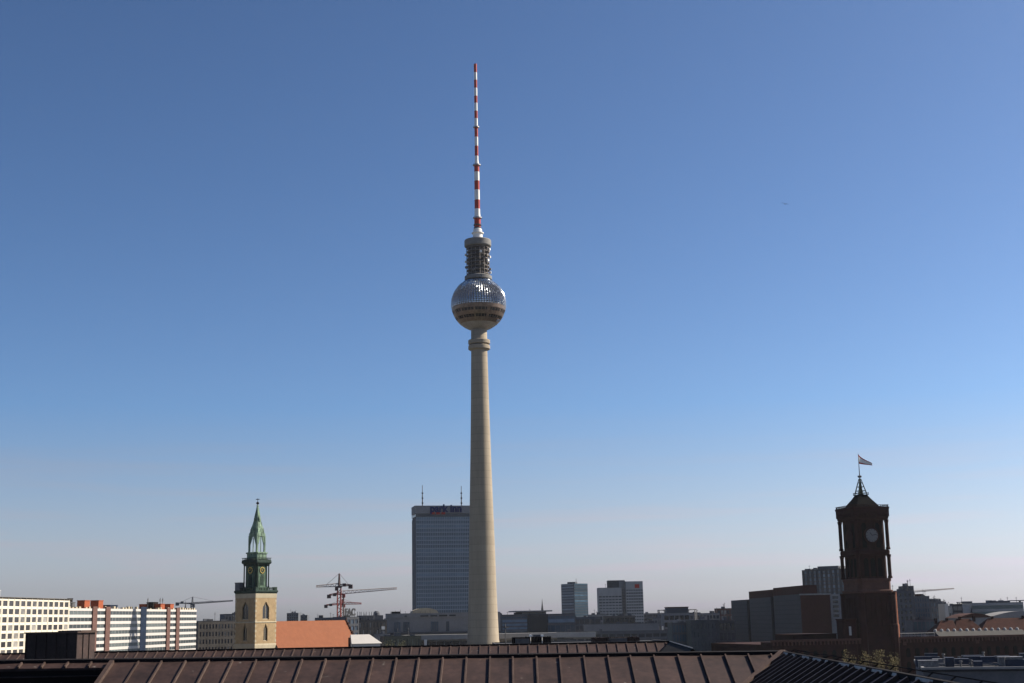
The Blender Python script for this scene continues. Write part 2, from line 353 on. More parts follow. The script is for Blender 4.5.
# --- cream grid building, far left
M['glass_win'] = glass('window_glass', (0.03, 0.03, 0.033), 0.2, light=(0.34, 0.32, 0.29), frac=0.78)
def cream_building():
    root, L, H = building('office_building', 'cream office block with a deep grid of square windows, at the far left', 'building',
        (-60, 424), (70, 520), 596.9, 16, M['cream'], M['glass_win'], (16, 21), 'win', pw=1.25, sh=0.9, topspan=0.6, skip=8, inset=.16, clutter=False)
    f = MB(); bw = (L - 1.25) / 21
    for i in range(22): f.box(i * bw + .5, i * bw + .75, -0.10, 0.0, 3, H + 0.4)
    f.build('fin', M['cream'], root)
    c = MB(); c.box(-.4, L + .4, -.45, .4, H + .4, H + .6); c.box(0, L, .4, 15, H + .2, H + .4)
    c.build('cornice', M['stone_dk'], root)
    c = MB(); x = lx(root, L, 5); c.box(x - 12, x, 2, 8, H + .1, H + 2.6); c.box(x - 12.2, x + .2, 1.8, 8.2, H + 2.6, H + 2.8)
    c.build('roof_unit', M['panel_white'], root)
cream_building()

# --- white slab with brown pilasters
M['glass_slab'] = glass('slab_glass', (0.03, 0.037, 0.04), 0.3, light=(0.10, 0.115, 0.115), frac=0.75)
def slab():
    a = at(70, 600, 560); b = at(197, 600, 700); a.z = b.z = 0
    L = (b - a).length; th = math.atan2(b.y - a.y, b.x - a.x); H = zat(70, 608.2, 560); D = 14
    root = thing('apartment_block', 'long white apartment slab with brown pilasters and stacked window bands', 'building', a, th)
    mb = MB(); mb.box(0.4, L - .4, 0.4, D - .4, 0, H - .3)
    for sd in ('left', 'right', 'back'): clad(root, mb, L, D, sd, 0, H)
    nf = 15; fh = (H - 1.0) / nf
    X = lambda p: lx(root, L, p)
    for k in range(nf + 1): mb.box(0.01, L - .01, 0.0, 0.39, k * fh, k * fh + (1.15 if k < nf else 1.0))
    mb.build('wall', M['panel_white'], root)
    pil = [(92.2, 96.6), (105.4, 109.8), (166.6, 169.8), (176.0, 179.2)]
    for p0, p1 in pil:
        q = MB(); q.box(X(p0), X(p1), -0.45, 0.395, 0, H + 0.8); q.build('pilaster', M['pilaster'], root)
    q = MB(); q.box(X(140.8), X(146.6), -0.12, 0.396, 0, H + 1.0); q.build('stair_panel', M['navy'], root)
    edges = [0.3] + [X(v) for p in pil[:2] for v in p] + [X(140.8), X(146.6)] + [X(v) for p in pil[2:] for v in p] + [L - .3]
    for j in range(0, len(edges), 2):
        x0, x1 = edges[j], edges[j + 1]
        for k in range(nf):
            q = MB(); q.box(0, x1 - x0, 0.16, 0.39, 0, fh - 1.15)
            o = q.build('window_band', M['glass_slab'], root, (x0, 0, k * fh + 1.15))
            n = max(2, int((x1 - x0) / 3.2)); fr = MB(); st = (x1 - x0) / n; fr.box(.01, x1 - x0 - .01, .09, .15, -.03, .05); fr.box(.01, x1 - x0 - .01, .09, .15, fh - 1.22, fh - 1.13)
            for i in range(n + 1): fr.box(max(.01, i * st - .11), min(x1 - x0 - .01, i * st + .11), 0.085, 0.155, 0, fh - 1.15)
            fr.build('mullion', M['grey_lt'], o)
    def unit(p0, p1, py, m, y0=3, y1=10, nm='stair_house'):
        x0, x1 = X(p0), X(p1); z = zat((p0 + p1) / 2, py, dist(root, (x0 + x1) / 2))
        q = MB(); q.box(x0, x1, y0, y1, H - .3, z); q.box(x0 - .15, x1 + .15, y0 - .15, y1 + .15, z, z + .25)
        q.build(nm, m, root)
    unit(86.6, 92.0, 600.8, M['brick_red'], 1, 4.2); unit(100.6, 105.2, 600.8, M['brick_red'], 1, 4.6)
    unit(162.6, 166.6, 604.2, M['brick_red'], 1, 11.5); unit(172.2, 175.7, 604.4, M['brick_red'], 1, 3.9)
    unit(116.5, 124, 605.4, M['navy'], 3, 7, 'roof_unit'); unit(74.5, 79.5, 602.6, M['grey_dk'], 2, 5, 'roof_unit')
    unit(75.2, 77, 598.8, M['black_metal'], 2, 3.4, 'roof_unit'); unit(161, 166, 602.4, M['black_metal'], 4, 7, 'roof_unit')
    q = MB(); random.seed(3)
    n = 46
    for i in range(n):
        x = L * (i + .5) / n
        if random.random() < .75: q.box(x - 1.0, x + .7 * random.random(), 0.5, 1.6, H - .1, H + .4 + .7 * random.random())
    q.build('roof_terrace', M['sand_lt'], root)
    for p in (158, 172.5, 170):
        x = X(p); q = MB(); q.bar((x, 5, H), (x, 5, zat(p, 597.5, dist(root, x))), .12); z = zat(p, 598, dist(root, x))
        q.box(x - .5, x + .5, 4.9, 5.1, z - 1.6, z - .4); q.build('antenna', M['grey_dk'], root)
    q = MB(); q.box(L + .02, L + 3.2, 3, 12, 0, H - 1.5); q.build('stair_tower', M['grey_lt'], root)
slab()

# --- grey blocks beside the church
building('office_building', 'long sooty grey office block between the white slab and the church tower', 'building', (199, 720), (262, 735), 621.3, 18, M['stone_dk'], M['glass'], (9, 20), 'win', 0.8, 1.6)
building('tower_block', 'short dark block rising behind the left edge of the church tower', 'building', (225, 790), (248, 795), 614.2, 14, M['slate'], M['glass_black'], (11, 7), 'win', .8, 1.4)

# ------------------------------------------------------------------ church
def church():
    d = 640; c = at(255.6, 620, d)
    th = math.radians(44.5 + 6.0)
    # local -y = right lit (south) face, local -x = left (west) face after rotating by th-90
    rz = math.radians(-46.0) + math.atan2(-c.x, c.y) * 0 
    cx = -math.atan2(c.x, c.y)                    # line to camera, measured from -Y
    # camera sees the corner (-x,-y): diagonal must point at the camera
    diag = math.atan2(-c.y, -c.x)                 # direction tower -> camera
    rz = diag - math.atan2(-1, -1) + math.radians(-1.0)
    root = thing('church', 'brick and sandstone church with a green copper spire and orange tiled nave roof', 'church', (c.x, c.y, 0), rz)
    P = lambda py: zat(256, py, d)
    h = 6.5; KL, KU, KB = .79, .64, .80
    zt = P(593.8)
    mb = MB()
    # walls with real pointed openings: pieces round each opening on faces south (-y) and west (-x)
    ow1, ow2, o1, o2 = 2.0, 1.25, (P(619.6), P(607.6)), (P(641), P(629.4))
    mb.sq([(h - .9, 0), (h - .9, zt)])
    def wallface(fn):
        def bx(u0, u1, z0, z1): fn(mb, u0, u1, z0, z1)
        z = 0
        for (b, t, ow) in ((*o2, ow2), (*o1, ow1)):
            bx(-h, h, z, b); bx(-h, -ow, b, t); bx(ow, h, b, t)
            for k in range(4):                      # stepped pointed arch
                k0, k1 = k / 4, (k + 1) / 4; ww = ow * (1 - (k0 + k1) / 2 * .9)
                zz0, zz1 = t + k0 * 2.4, t + k1 * 2.4
                bx(-h, -ww, zz0, zz1); bx(ww, h, zz0, zz1)
            z = t + 2.4
        bx(-h, h, z, zt)
    wallface(lambda m, u0, u1, z0, z1: m.box(u0, u1, -h, -h + .9, z0, z1))
    wallface(lambda m, u0, u1, z0, z1: m.box(-h, -h + .9, max(u0, -h + .9), u1, z0, z1) if u1 > -h + .9 else None)
    mb.box(h - .9, h, -h + .9, h, 0, zt); mb.box(-h + .9, h - .9, h - .9, h, 0, zt)
    mb.build('tower_wall', M['sand'], root)
    for sgn in (0, 1):
        for (b, t, ow) in ((*o2, ow2), (*o1, ow1)):
            q = MB(); poly = [(-ow, b), (ow, b), (ow, t), (ow * .5, t + 1.5), (0, t + 2.4), (-ow * .5, t + 1.5), (-ow, t)]
            n = len(poly)
            pts = [((u, -h + .55, z) if not sgn else (-h + .55, -u, z)) for u, z in poly] + [((u, -h + .8, z) if not sgn else (-h + .8, -u, z)) for u, z in poly]
            q.add(pts, [tuple(range(n)), tuple(range(n, 2 * n))[::-1]] + [(i, i + n, (i + 1) % n + n, (i + 1) % n) for i in range(n)])
            wn = q.build('window', M['glass_black'], root)
            f = MB()
            if not sgn: f.box(-.1, .1, -h + .42, -h + .54, b, t + 1.8); f.box(-ow, ow, -h + .4, -h + .54, b, b + .35)
            else: f.box(-h + .42, -h + .54, -.1, .1, b, t + 1.8); f.box(-h + .4, -h + .54, -ow, ow, b, b + .35)
            f.build('tracery', M['sand_lt'], wn)
    q = MB(); q.sq([(h + .05, P(623)), (h + .2, P(622.7)), (h + .2, P(622)), (h + .05, P(621.6))])
    q.sq([(h + .06, P(598.2)), (h + .12, zt + .0)]); q.sq([(h + .08, 0), (h + .25, P(645)), (h + .05, P(643.5))])
    for a, b in ((-1, -1), (1, -1), (-1, 1)):
        for k in range(18):
            z = 6 + k * 2.2
            if z < P(599): s_ = .9 if k % 2 else .6; q.box(a * h - (s_ if a > 0 else -.0) - (.05 if a < 0 else -.05), a * h + (s_ if a < 0 else 0) + (.05 if a > 0 else -.05), b * h - (s_ if b > 0 else 0) - (.05 if b < 0 else -.05), b * h + (s_ if b < 0 else 0) + (.05 if b > 0 else -.05), z, z + 1.15)
    q.build('stone_trim', M['sand_lt'], root)
    # gallery
    q = MB(); q.sq([(h + .1, zt + .01), (h + .3, zt + .5), (h + .5, zt + .7), (h + .5, zt + 1.3), (h + .2, zt + 1.5)])
    for s1, s2 in ((-1, -1), (1, -1), (-1, 1), (1, 1)): q.box(s1 * 5.9 - .8, s1 * 5.9 + .8, s2 * 5.9 - .8, s2 * 5.9 + .8, zt + 1.5, zt + 2.9)
    for i in range(-5, 6):
        for s in (-1, 1): q.box(i * 1.0 - .14, i * 1.0 + .14, s * 6.5 - .2, s * 6.5 + .2, zt + 1.5, zt + 2.4); q.box(s * 6.5 - .2, s * 6.5 + .2, i * 1.0 - .14, i * 1.0 + .14, zt + 1.5, zt + 2.4)
    for s in (-1, 1): q.box(-6.4, 6.4, s * 6.5 - .25, s * 6.5 + .25, zt + 2.4, zt + 2.7); q.box(s * 6.5 - .25, s * 6.5 + .25, -6.4, 6.4, zt + 2.4, zt + 2.7)
    q.build('gallery', M['patina_dk'], root)
    q = MB(); q.sq([(1.5, zt + 1.6), (1.5, P(583.4)), (1.65, P(583)), (1.65, P(582.4))], c=(-5.4, 5.0)); q.build('corner_turret', M['slate'], root)
    # lower lantern
    z1, z2, z3 = zt + 1.6, P(563.5), P(560.4)
    q = MB(); q.sq([(5.4, z1), (5.4, z1 + 1.2), (4.6, z1 + 1.5), (4.6, z2)], ch=.14)
    q.build('lantern_body', M['patina_mid'], root).scale = (KL, KL, 1)
    q = MB(); q.sq([(5.0, z2 - 1.2), (5.5, z2 - .5), (6.2, z2), (6.4, z2 + .5), (6.2, z3), (4.6, z3 + .5)], ch=.1)
    for a in (-1, 1):
        for b in (-1, 1):
            for (u, v) in ((a * 5.4, b * 4.4), (a * 4.4, b * 5.4)):
                q.lathe([(.52, z1 + 1.1), (.52, z1 + 1.8), (.36, z1 + 2), (.33, z2 - 1.2), (.55, z2 - .8), (.55, z2 - .3)], 10, (u, v))
    for s in (-1, 1):
        for i in range(-5, 6):
            q.box(i * 1.05 - .12, i * 1.05 + .12, s * 5.9 - .12, s * 5.9 + .12, z3, z3 + .9); q.box(s * 5.9 - .12, s * 5.9 + .12, i * 1.05 - .12, i * 1.05 + .12, z3, z3 + .9)
        q.box(-6, 6, s * 5.9 - .17, s * 5.9 + .17, z3 + .9, z3 + 1.1); q.box(s * 5.9 - .17, s * 5.9 + .17, -6, 6, z3 + .9, z3 + 1.1)
    q.build('lantern_columns', M['patina_dk'], root).scale = (KL, KL, 1)
    for sgn in (0, 1):
        q = MB(); zc_ = P(570.5); n = 20
        q.add([((2.0 * math.cos(6.283 * i / n), -4.85, zc_ + 1.6 * math.sin(6.283 * i / n)) if not sgn else (-4.85, -2.0 * math.cos(6.283 * i / n), zc_ + 1.6 * math.sin(6.283 * i / n))) for i in range(n)] +
              [((2.0 * math.cos(6.283 * i / n), -4.58, zc_ + 1.6 * math.sin(6.283 * i / n)) if not sgn else (-4.58, -2.0 * math.cos(6.283 * i / n), zc_ + 1.6 * math.sin(6.283 * i / n))) for i in range(n)],
              [tuple(range(n)), tuple(range(n, 2 * n))[::-1]] + [(i, i + n, (i + 1) % n + n, (i + 1) % n) for i in range(n)])
        dial = q.build('clock_face', M['patina_dk'], root); dial.scale = (KL, KL, 1)
        q = MB()
        for i in range(12):
            a = 6.283 * i / 12; ca, sa = 1.6 * math.cos(a), 1.28 * math.sin(a); e = .22
            if not sgn: q.box(ca - e, ca + e, -4.93, -4.855, zc_ + sa - e, zc_ + sa + e)
            else: q.box(-4.93, -4.855, -ca - e, -ca + e, zc_ + sa - e, zc_ + sa + e)
        if not sgn: q.bar((0, -4.95, zc_), (.5, -4.95, zc_ + 1.2), .1); q.bar((0, -4.95, zc_), (-.8, -4.95, zc_ + .1), .1)
        else: q.bar((-4.95, 0, zc_), (-4.95, -.5, zc_ + 1.2), .1); q.bar((-4.95, 0, zc_), (-4.95, .8, zc_ + .1), .1)
        q.build('clock_hand', M['gold'], dial)
        q = MB(); zb, zz = z1 + 2.2, P(577)
        if not sgn: q.box(-1.3, 1.3, -4.7, -4.59, zb, zz); q.box(-1.0, 1.0, -4.71, -4.59, zz, zz + .8)
        else: q.box(-4.7, -4.59, -1.3, 1.3, zb, zz); q.box(-4.71, -4.59, -1.0, 1.0, zz, zz + .8)
        q.build('louvre', M['patina_dk'], root).scale = (KL, KL, 1)
    # upper lantern
    z4, z5, z6 = P(554), P(552.6), P(538.5)
    q = MB(); q.sq([(4.3, z3 + .4), (4.3, z4), (4.75, z4 + .1), (4.75, z5), (3.4, z5 + .2)], ch=.18); q.build('lantern_base', M['patina'], root).scale = (KB, KB, 1)
    q = MB()
    hh = 3.75
    for a in (-1, 1):
        for b in (-1, 1):
            q.box(a * hh - .55, a * hh + .55, b * hh - .55, b * hh + .55, z5 + .1, z6 + 1.2)
            q.loft([[(a * hh + x, b * hh + y, z6 + 1.5) for x, y in ((-.45, -.45), (.45, -.45), (.45, .45), (-.45, .45))], [(a * hh + x, b * hh + y, z6 + 2.6) for x, y in ((-.06, -.06), (.06, -.06), (.06, .06), (-.06, .06))]])
    for s in (-1, 1):
        for k in range(6):
            k0 = k / 6; u = (hh - .4) * (1 - k0) ; u2 = (hh - .4) * (1 - (k + 1) / 6)
            zz0, zz1 = z6 - 3 + k * .75, z6 - 3 + (k + 1) * .75
            for t in (-1, 1):
                lo, hi = sorted((t * hh, t * (u2 + .12 * k)))
                q.box(lo, hi, s * hh - .3, s * hh + .3, zz0, zz1); q.box(s * hh - .3, s * hh + .3, lo, hi, zz0, zz1)
        q.box(-.16, .16, s * hh - .2, s * hh + .2, z5, z6 + .4); q.box(s * hh - .2, s * hh + .2, -.16, .16, z5, z6 + .4)
        # gable over each arch
        q.add([(-hh, s * hh - .3, z6 + 1.4), (hh, s * hh - .3, z6 + 1.4), (0, s * hh - .3, z6 + 4.4), (-hh, s * hh + .3, z6 + 1.4), (hh, s * hh + .3, z6 + 1.4), (0, s * hh + .3, z6 + 4.4)], [(0, 1, 2), (5, 4, 3), (0, 3, 4, 1), (1, 4, 5, 2), (2, 5, 3, 0)])
        q.add([(s * hh - .3, -hh, z6 + 1.4), (s * hh - .3, hh, z6 + 1.4), (s * hh - .3, 0, z6 + 4.4), (s * hh + .3, -hh, z6 + 1.4), (s * hh + .3, hh, z6 + 1.4), (s * hh + .3, 0, z6 + 4.4)], [(0, 1, 2), (5, 4, 3), (0, 3, 4, 1), (1, 4, 5, 2), (2, 5, 3, 0)])
    q.build('open_lantern', M['patina'], root).scale = (KU, KU, 1)
    q = MB(); z = P
    q.sq([(2.75, z6 + .9), (2.7, z(534)), (2.45, z(529.5)), (1.85, z(525.5)), (1.42, z(521.5)), (1.05, z(516)), (.66, z(511)), (.3, z(506.2)), (.5, z(505.8)), (.2, z(505))], ch=.25)
    for s in (-1, 1):
        for (x, y) in ((s * 1.35, 0), (0, s * 1.35)): q.box(x - .42, x + .42, y - .42, y + .42, z(521.5), z(518.5)); q.loft([[(x + a, y + b, z(518.5)) for a, b in ((-.4, -.4), (.4, -.4), (.4, .4), (-.4, .4))], [(x * .7 + a, y * .7 + b, z(515)) for a, b in ((-.05, -.05), (.05, -.05), (.05, .05), (-.05, .05))]])
    q.build('spire', M['patina'], root)
    q = MB(); q.lathe([(.1, z(505.2)), (.12, z(504.6)), (.55, z(504.1)), (.75, z(503.2)), (.5, z(502.3)), (.12, z(501.9)), (.1, z(498.2))], 12)
    a = Vector((1, -1, 0)).normalized(); zz = z(499.4)
    q.bar(tuple(a * -.85 + Vector((0, 0, zz))), tuple(a * .85 + Vector((0, 0, zz))), .16)
    q.build('finial_cross', M['black_metal'], root)
    # nave: runs away to the right along local +x
    zr = P(621.6); Ln = 60; hw = 12.5; ze = zr - 19
    q = MB(); q.box(h + .02, Ln, -hw + .5, hw - .5, 0, ze); q.build('nave_wall', M['sand'], root)
    q = MB(); t = .5
    prof = [(-hw - .4, ze - .5), (0, zr), (hw + .4, ze - .5), (hw + .4, ze - 1.1), (0, zr - .8), (-hw - .4, ze - 1.1)]
    q.loft([[(h + .03, y, z_) for y, z_ in prof], [(Ln, y, z_) for y, z_ in prof]])
    q.build('nave_roof', M['tile'], root)
    q = MB()
    for k in range(27):
        f = k / 27; f2 = (k + 1) / 27
        y0, y1 = -hw * f, -hw * f2; z0_, z1_ = zr - 19.4 * f, zr - 19.4 * f2
        s_ = 1.0 if k % 3 else 1.9
        q.hexa([(Ln - .2, y1, z1_ - .6), (Ln + .5, y1, z1_ - .6), (Ln + .5, y0, z0_ - .6), (Ln - .2, y0, z0_ - .6), (Ln - .2, y1, z1_ + s_), (Ln + .5, y1, z1_ + s_), (Ln + .5, y0, z0_ + .5), (Ln - .2, y0, z0_ + .5)])
    q.add([(Ln + .01, -hw, ze - .5), (Ln + .01, hw, ze - .5), (Ln + .01, 0, zr), (Ln + .4, -hw, ze - .5), (Ln + .4, hw, ze - .5), (Ln + .4, 0, zr)], [(0, 1, 2), (5, 4, 3), (0, 3, 4, 1), (1, 4, 5, 2), (2, 5, 3, 0)])
    q.build('gable', M['brick'], root)
church()

# ------------------------------------------------------------------ television tower
def tv_tower():
    d = 797.0; c = at(478.6, 304, d); base = (c.x, d, 0)
    root = thing('television_tower', 'tall concrete television tower with a faceted steel sphere and red and white mast', 'tower', base)
    P = lambda py: zat(478, py, d)
    Rr = lambda w_, py: rad(478, py, d, w_)
    prof = [(16.5, 0), (13.5, 4), (11.3, 10)]
    for py, wpx in ((640, 31.6), (590, 27.9), (540, 25.5), (520, 24.2), (470, 21.4), (450, 20.3), (400, 18.0), (350, 16.2), (345, 16.1), (326, 15.8)):
        prof.append((Rr(wpx, py), P(py)))
    q = MB(); q.lathe(prof, 64); q.build('shaft', M['concrete'], root, smooth=True)
    for py0, py1 in ((340.2, 344.2), (345.6, 349.6)):
        r = Rr(21.8, py0); q = MB(); z1, z0 = P(py0), P(py1)
        q.lathe([(r - 2.8, z0 - 1.2), (r - .3, z0 - .1), (r, z0 + .2), (r, z1 - .3), (r - .3, z1), (r - 2.8, z1 + .3)], 48)
        q.build('collar_ring', M['concrete'], root)
    q = MB(); r = Rr(19, 345); q.lathe([(r, P(345.8)), (r, P(344.0))], 40); q.build('collar_gap', M['black_metal'], root)
    # sphere
    zc = P(304.6); Rs = Rr(54.2, 304)
    def shell(t0, t1, rows, cols, R0, h, name, m, jit=0.0):
        q = MB()
        for i in range(rows):
            for j in range(cols):
                ta, tb = t0 + (t1 - t0) * i / rows, t0 + (t1 - t0) * (i + 1) / rows
                pa, pb = 2 * math.pi * j / cols, 2 * math.pi * (j + 1) / cols
                S_ = lambda t, p, R_: (R_ * math.cos(t) * math.cos(p), R_ * math.cos(t) * math.sin(p), zc + R_ * math.sin(t))
                hh = h * (1 + jit * (random.random() - .5))
                pts = [S_(ta, pa, R0), S_(ta, pb, R0), S_(tb, pb, R0), S_(tb, pa, R0), S_((ta + tb) / 2, (pa + pb) / 2, R0 + hh)]
                q.add(pts, [(0, 1, 4), (1, 2, 4), (2, 3, 4), (3, 0, 4)])
        return q.build(name, m, root)
    D = math.radians
    shell(D(-8), D(46), 14, 64, Rs - .1, .5, 'sphere_cladding', M['steel'], .55)
    shell(D(48), D(61), 4, 40, Rs - .1, .5, 'sphere_cladding', M['steel'], .55)
    shell(D(-76), D(-47.5), 7, 52, Rs - .25, .3, 'sphere_cladding', M['steel_dark'], .3)
    q = MB(); q.lathe([(Rs * math.cos(D(t)) * .985, zc + Rs * math.sin(D(t)) * .985) for t in range(-76, 64, 4)], 64); q.build('sphere_core', M['cage_core'], root)
    q = MB()
    def band(t0, t1, e): 
        return [(Rs * math.cos(D(t0)) - .1, zc + Rs * math.sin(D(t0))), (Rs * math.cos(D(t0)) + e, zc + Rs * math.sin(D(t0))), (Rs * math.cos(D(t1)) + e, zc + Rs * math.sin(D(t1))), (Rs * math.cos(D(t1)) - .1, zc + Rs * math.sin(D(t1)))]
    for t0, t1, e in ((-15.2, -8, .22), (-30.2, -23.6, .12), (-48, -38.6, .12)): q.lathe(band(t0, t1, e), 64)
    q.build('sphere_belt', M['bronze'], root)
    for t0, t1, n in ((-23.6, -15.2, 44), (-38.6, -30.2, 44)):
        q = MB(); q.lathe(band(t0, t1, -.25), 64); wb = q.build('window_band', M['void'], root)
        q = MB()
        for i in range(n):
            a = 2 * math.pi * i / n; wd = .13 if i % 4 else .5
            if i % 11 == 3: wd = 1.0
            da = wd / Rs
            pr = []
            for t in (t0, t1):
                r_ = Rs * math.cos(D(t)); z_ = zc + Rs * math.sin(D(t))
                pr += [((r_ - .3) * math.cos(a - da), (r_ - .3) * math.sin(a - da), z_), ((r_ + .1) * math.cos(a - da), (r_ + .1) * math.sin(a - da), z_), ((r_ + .1) * math.cos(a + da), (r_ + .1) * math.sin(a + da), z_), ((r_ - .3) * math.cos(a + da), (r_ - .3) * math.sin(a + da), z_)]
            q.hexa(pr)
        q.lathe(band(t0, t0 + .9, .06), 64); q.lathe(band(t1 - .9, t1, .06), 64)
        q.build('mullion', M['bronze'], wb)
    q = MB(); a = D(-22); r_ = Rs * math.cos(D(-42)); q.box(r_ * math.cos(a) - .6, r_ * math.cos(a) + 1.5, r_ * math.sin(a) - .9, r_ * math.sin(a) + .9, zc + Rs * math.sin(D(-46)), zc + Rs * math.sin(D(-40)))
    q.build('cleaning_gondola', M['steel_dark'], root)
    # drum above sphere
    rA = Rr(26.8, 244)
    q = MB(); q.lathe([(rA - 1.6, P(247.6)), (rA - .3, P(247)), (rA, P(246.2)), (rA, P(241.2)), (rA - .3, P(240.4)), (rA - 3, P(240))], 40); q.build('top_collar', M['concrete_grey'], root)
    q = MB(); rB = Rr(26.5, 278); q.lathe([(rB - .3, P(280.5)), (rB + .25, P(280)), (rB + .2, P(276.8)), (rB - .6, P(276)), (rB - 2, P(275.6))], 40); q.build('lower_collar', M['concrete_grey'], root)
    q = MB(); q.lathe([(Rr(19, 270), P(281)), (Rr(18.4, 260), P(241))], 32); q.build('drum_core', M['cage_core'], root)
    rC = Rr(23.0, 260)
    for k in range(8):
        z_ = P(274.5) + (P(248.5) - P(274.5)) * k / 7
        q = MB(); q.lathe([(rC - 1.9, z_ - .22), (rC, z_ - .22), (rC, z_ + .12), (rC - .2, z_ + .12), (rC - .2, z_ + .0), (rC - 1.9, z_ + .0)], 32)
        for i in range(16):
            a = 6.283 * i / 16; q.bar((rC * math.cos(a) * .99, rC * math.sin(a) * .99, z_), (rC * math.cos(a) * .99, rC * math.sin(a) * .99, z_ + 1.1), .05)
        q.build('gallery', M['cage'], root)
    q = MB()
    for i in range(16):
        a = 6.283 * (i + .5) / 16; q.bar((rC * math.cos(a), rC * math.sin(a), P(276)), (rC * math.cos(a), rC * math.sin(a), P(247.5)), .16)
    q.build('drum_strut', M['cage'], root)
    random.seed(5)
    for (a, py) in ((-20, 250.5), (-28, 253), (-15, 258), (185, 255), (188, 262), (195, 268), (-10, 270), (-5, 273), (-75, 254.3), (-60, 266), (-110, 272), (-40, 257), (-35, 262), (220, 264)):
        q = MB(); z_ = P(py); aa = D(a); r0 = rC + .1
        u = Vector((math.cos(aa), math.sin(aa), 0)); q.bar(u * r0 + Vector((0, 0, z_)), u * (r0 + .9) + Vector((0, 0, z_)), .75, n=12)
        q.build('dish', M['white'] if a in (-20, -15, 185, 188, -5, -75, -35) else M['cage'], root)
    # mast
    q = MB()
    seg = [(64, 72.5, 3.0, 0), (72.5, 80, 3.0, 1), (80, 88, 3.0, 0), (88, 96, 3.1, 1), (96, 103, 3.1, 0), (103, 111, 3.1, 1), (111, 118.5, 3.2, 0), (118.5, 126.5, 3.3, 1),
           (127.5, 137, 3.4, 0), (137, 146, 3.4, 1), (146, 156, 3.5, 0), (156, 160, 3.5, 1), (166, 172, 5.0, 0), (172, 181, 5.0, 1), (181, 190, 5.1, 0), (190, 200, 5.2, 1), (200, 209, 5.3, 0), (209, 213, 5.4, 1), (218.5, 228.5, 6.4, 0)]
    for a, b, w_, mi in seg: q.lathe([(Rr(w_, a), P(b)), (Rr(w_, a), P(a))], 12, mi=mi)
    q.lathe([(Rr(4.9, 164), P(166)), (Rr(3.5, 160), P(160))], 12, mi=1); q.lathe([(Rr(6.4, 217), P(218.5)), (Rr(5.4, 213), P(213))], 12, mi=1)
    q.lathe([(Rr(10.5, 236), P(241)), (Rr(10.0, 236), P(239))], 20, mi=0)
    q.lathe([(Rr(10.0, 236), P(239)), (Rr(9.4, 236), P(234)), (Rr(8.5, 232), P(229.5)), (Rr(6.4, 229), P(228.4))], 20, mi=1)
    q.build('mast', [M['red'], M['white']], root)
    for py, w_ in ((127, 6.0), (165, 8.0), (217.8, 9.0), (225, 8.0), (228, 7.6)):
        q = MB(); q.lathe([(Rr(w_ - 2, py), P(py + .9)), (Rr(w_, py), P(py + .6)), (Rr(w_, py), P(py - .4)), (Rr(w_ - 2, py), P(py - .6))], 16); q.build('mast_platform', M['grey_dk'] if py > 220 else M['steel_dark'], root)
    q = MB(); q.lathe([(Rr(10, 233), P(234.2)), (Rr(12.2, 233), P(233.6)), (Rr(12.2, 233), P(232.8)), (Rr(10, 233), P(232.5))], 20); q.build('mast_platform', M['white'], root)
tv_tower()

# pavilion round the tower foot
def pavilion():
    root, L, H = building('pavilion', 'low pavilion with a broad pale fascia around the foot of the television tower', 'pavilion', (405, 826), (592, 819), 640.2, 8, M['grey'], M['glass_black'], (3, 24), 'win', .5, 1.0, parapet=0)
    q = MB(); q.box(-1.5, L + 1.5, -2.5, 8.5, H + .01, zat(420, 635.0, 826)); q.build('roof_fascia', M['grey_lt'], root)
    q = MB(); x = lx(root, L, 426); q.box(x - .8, x + .8, -3.2, -2.6, H - 6, H + .2); q.build('sign_post', M['white'], root)
pavilion()

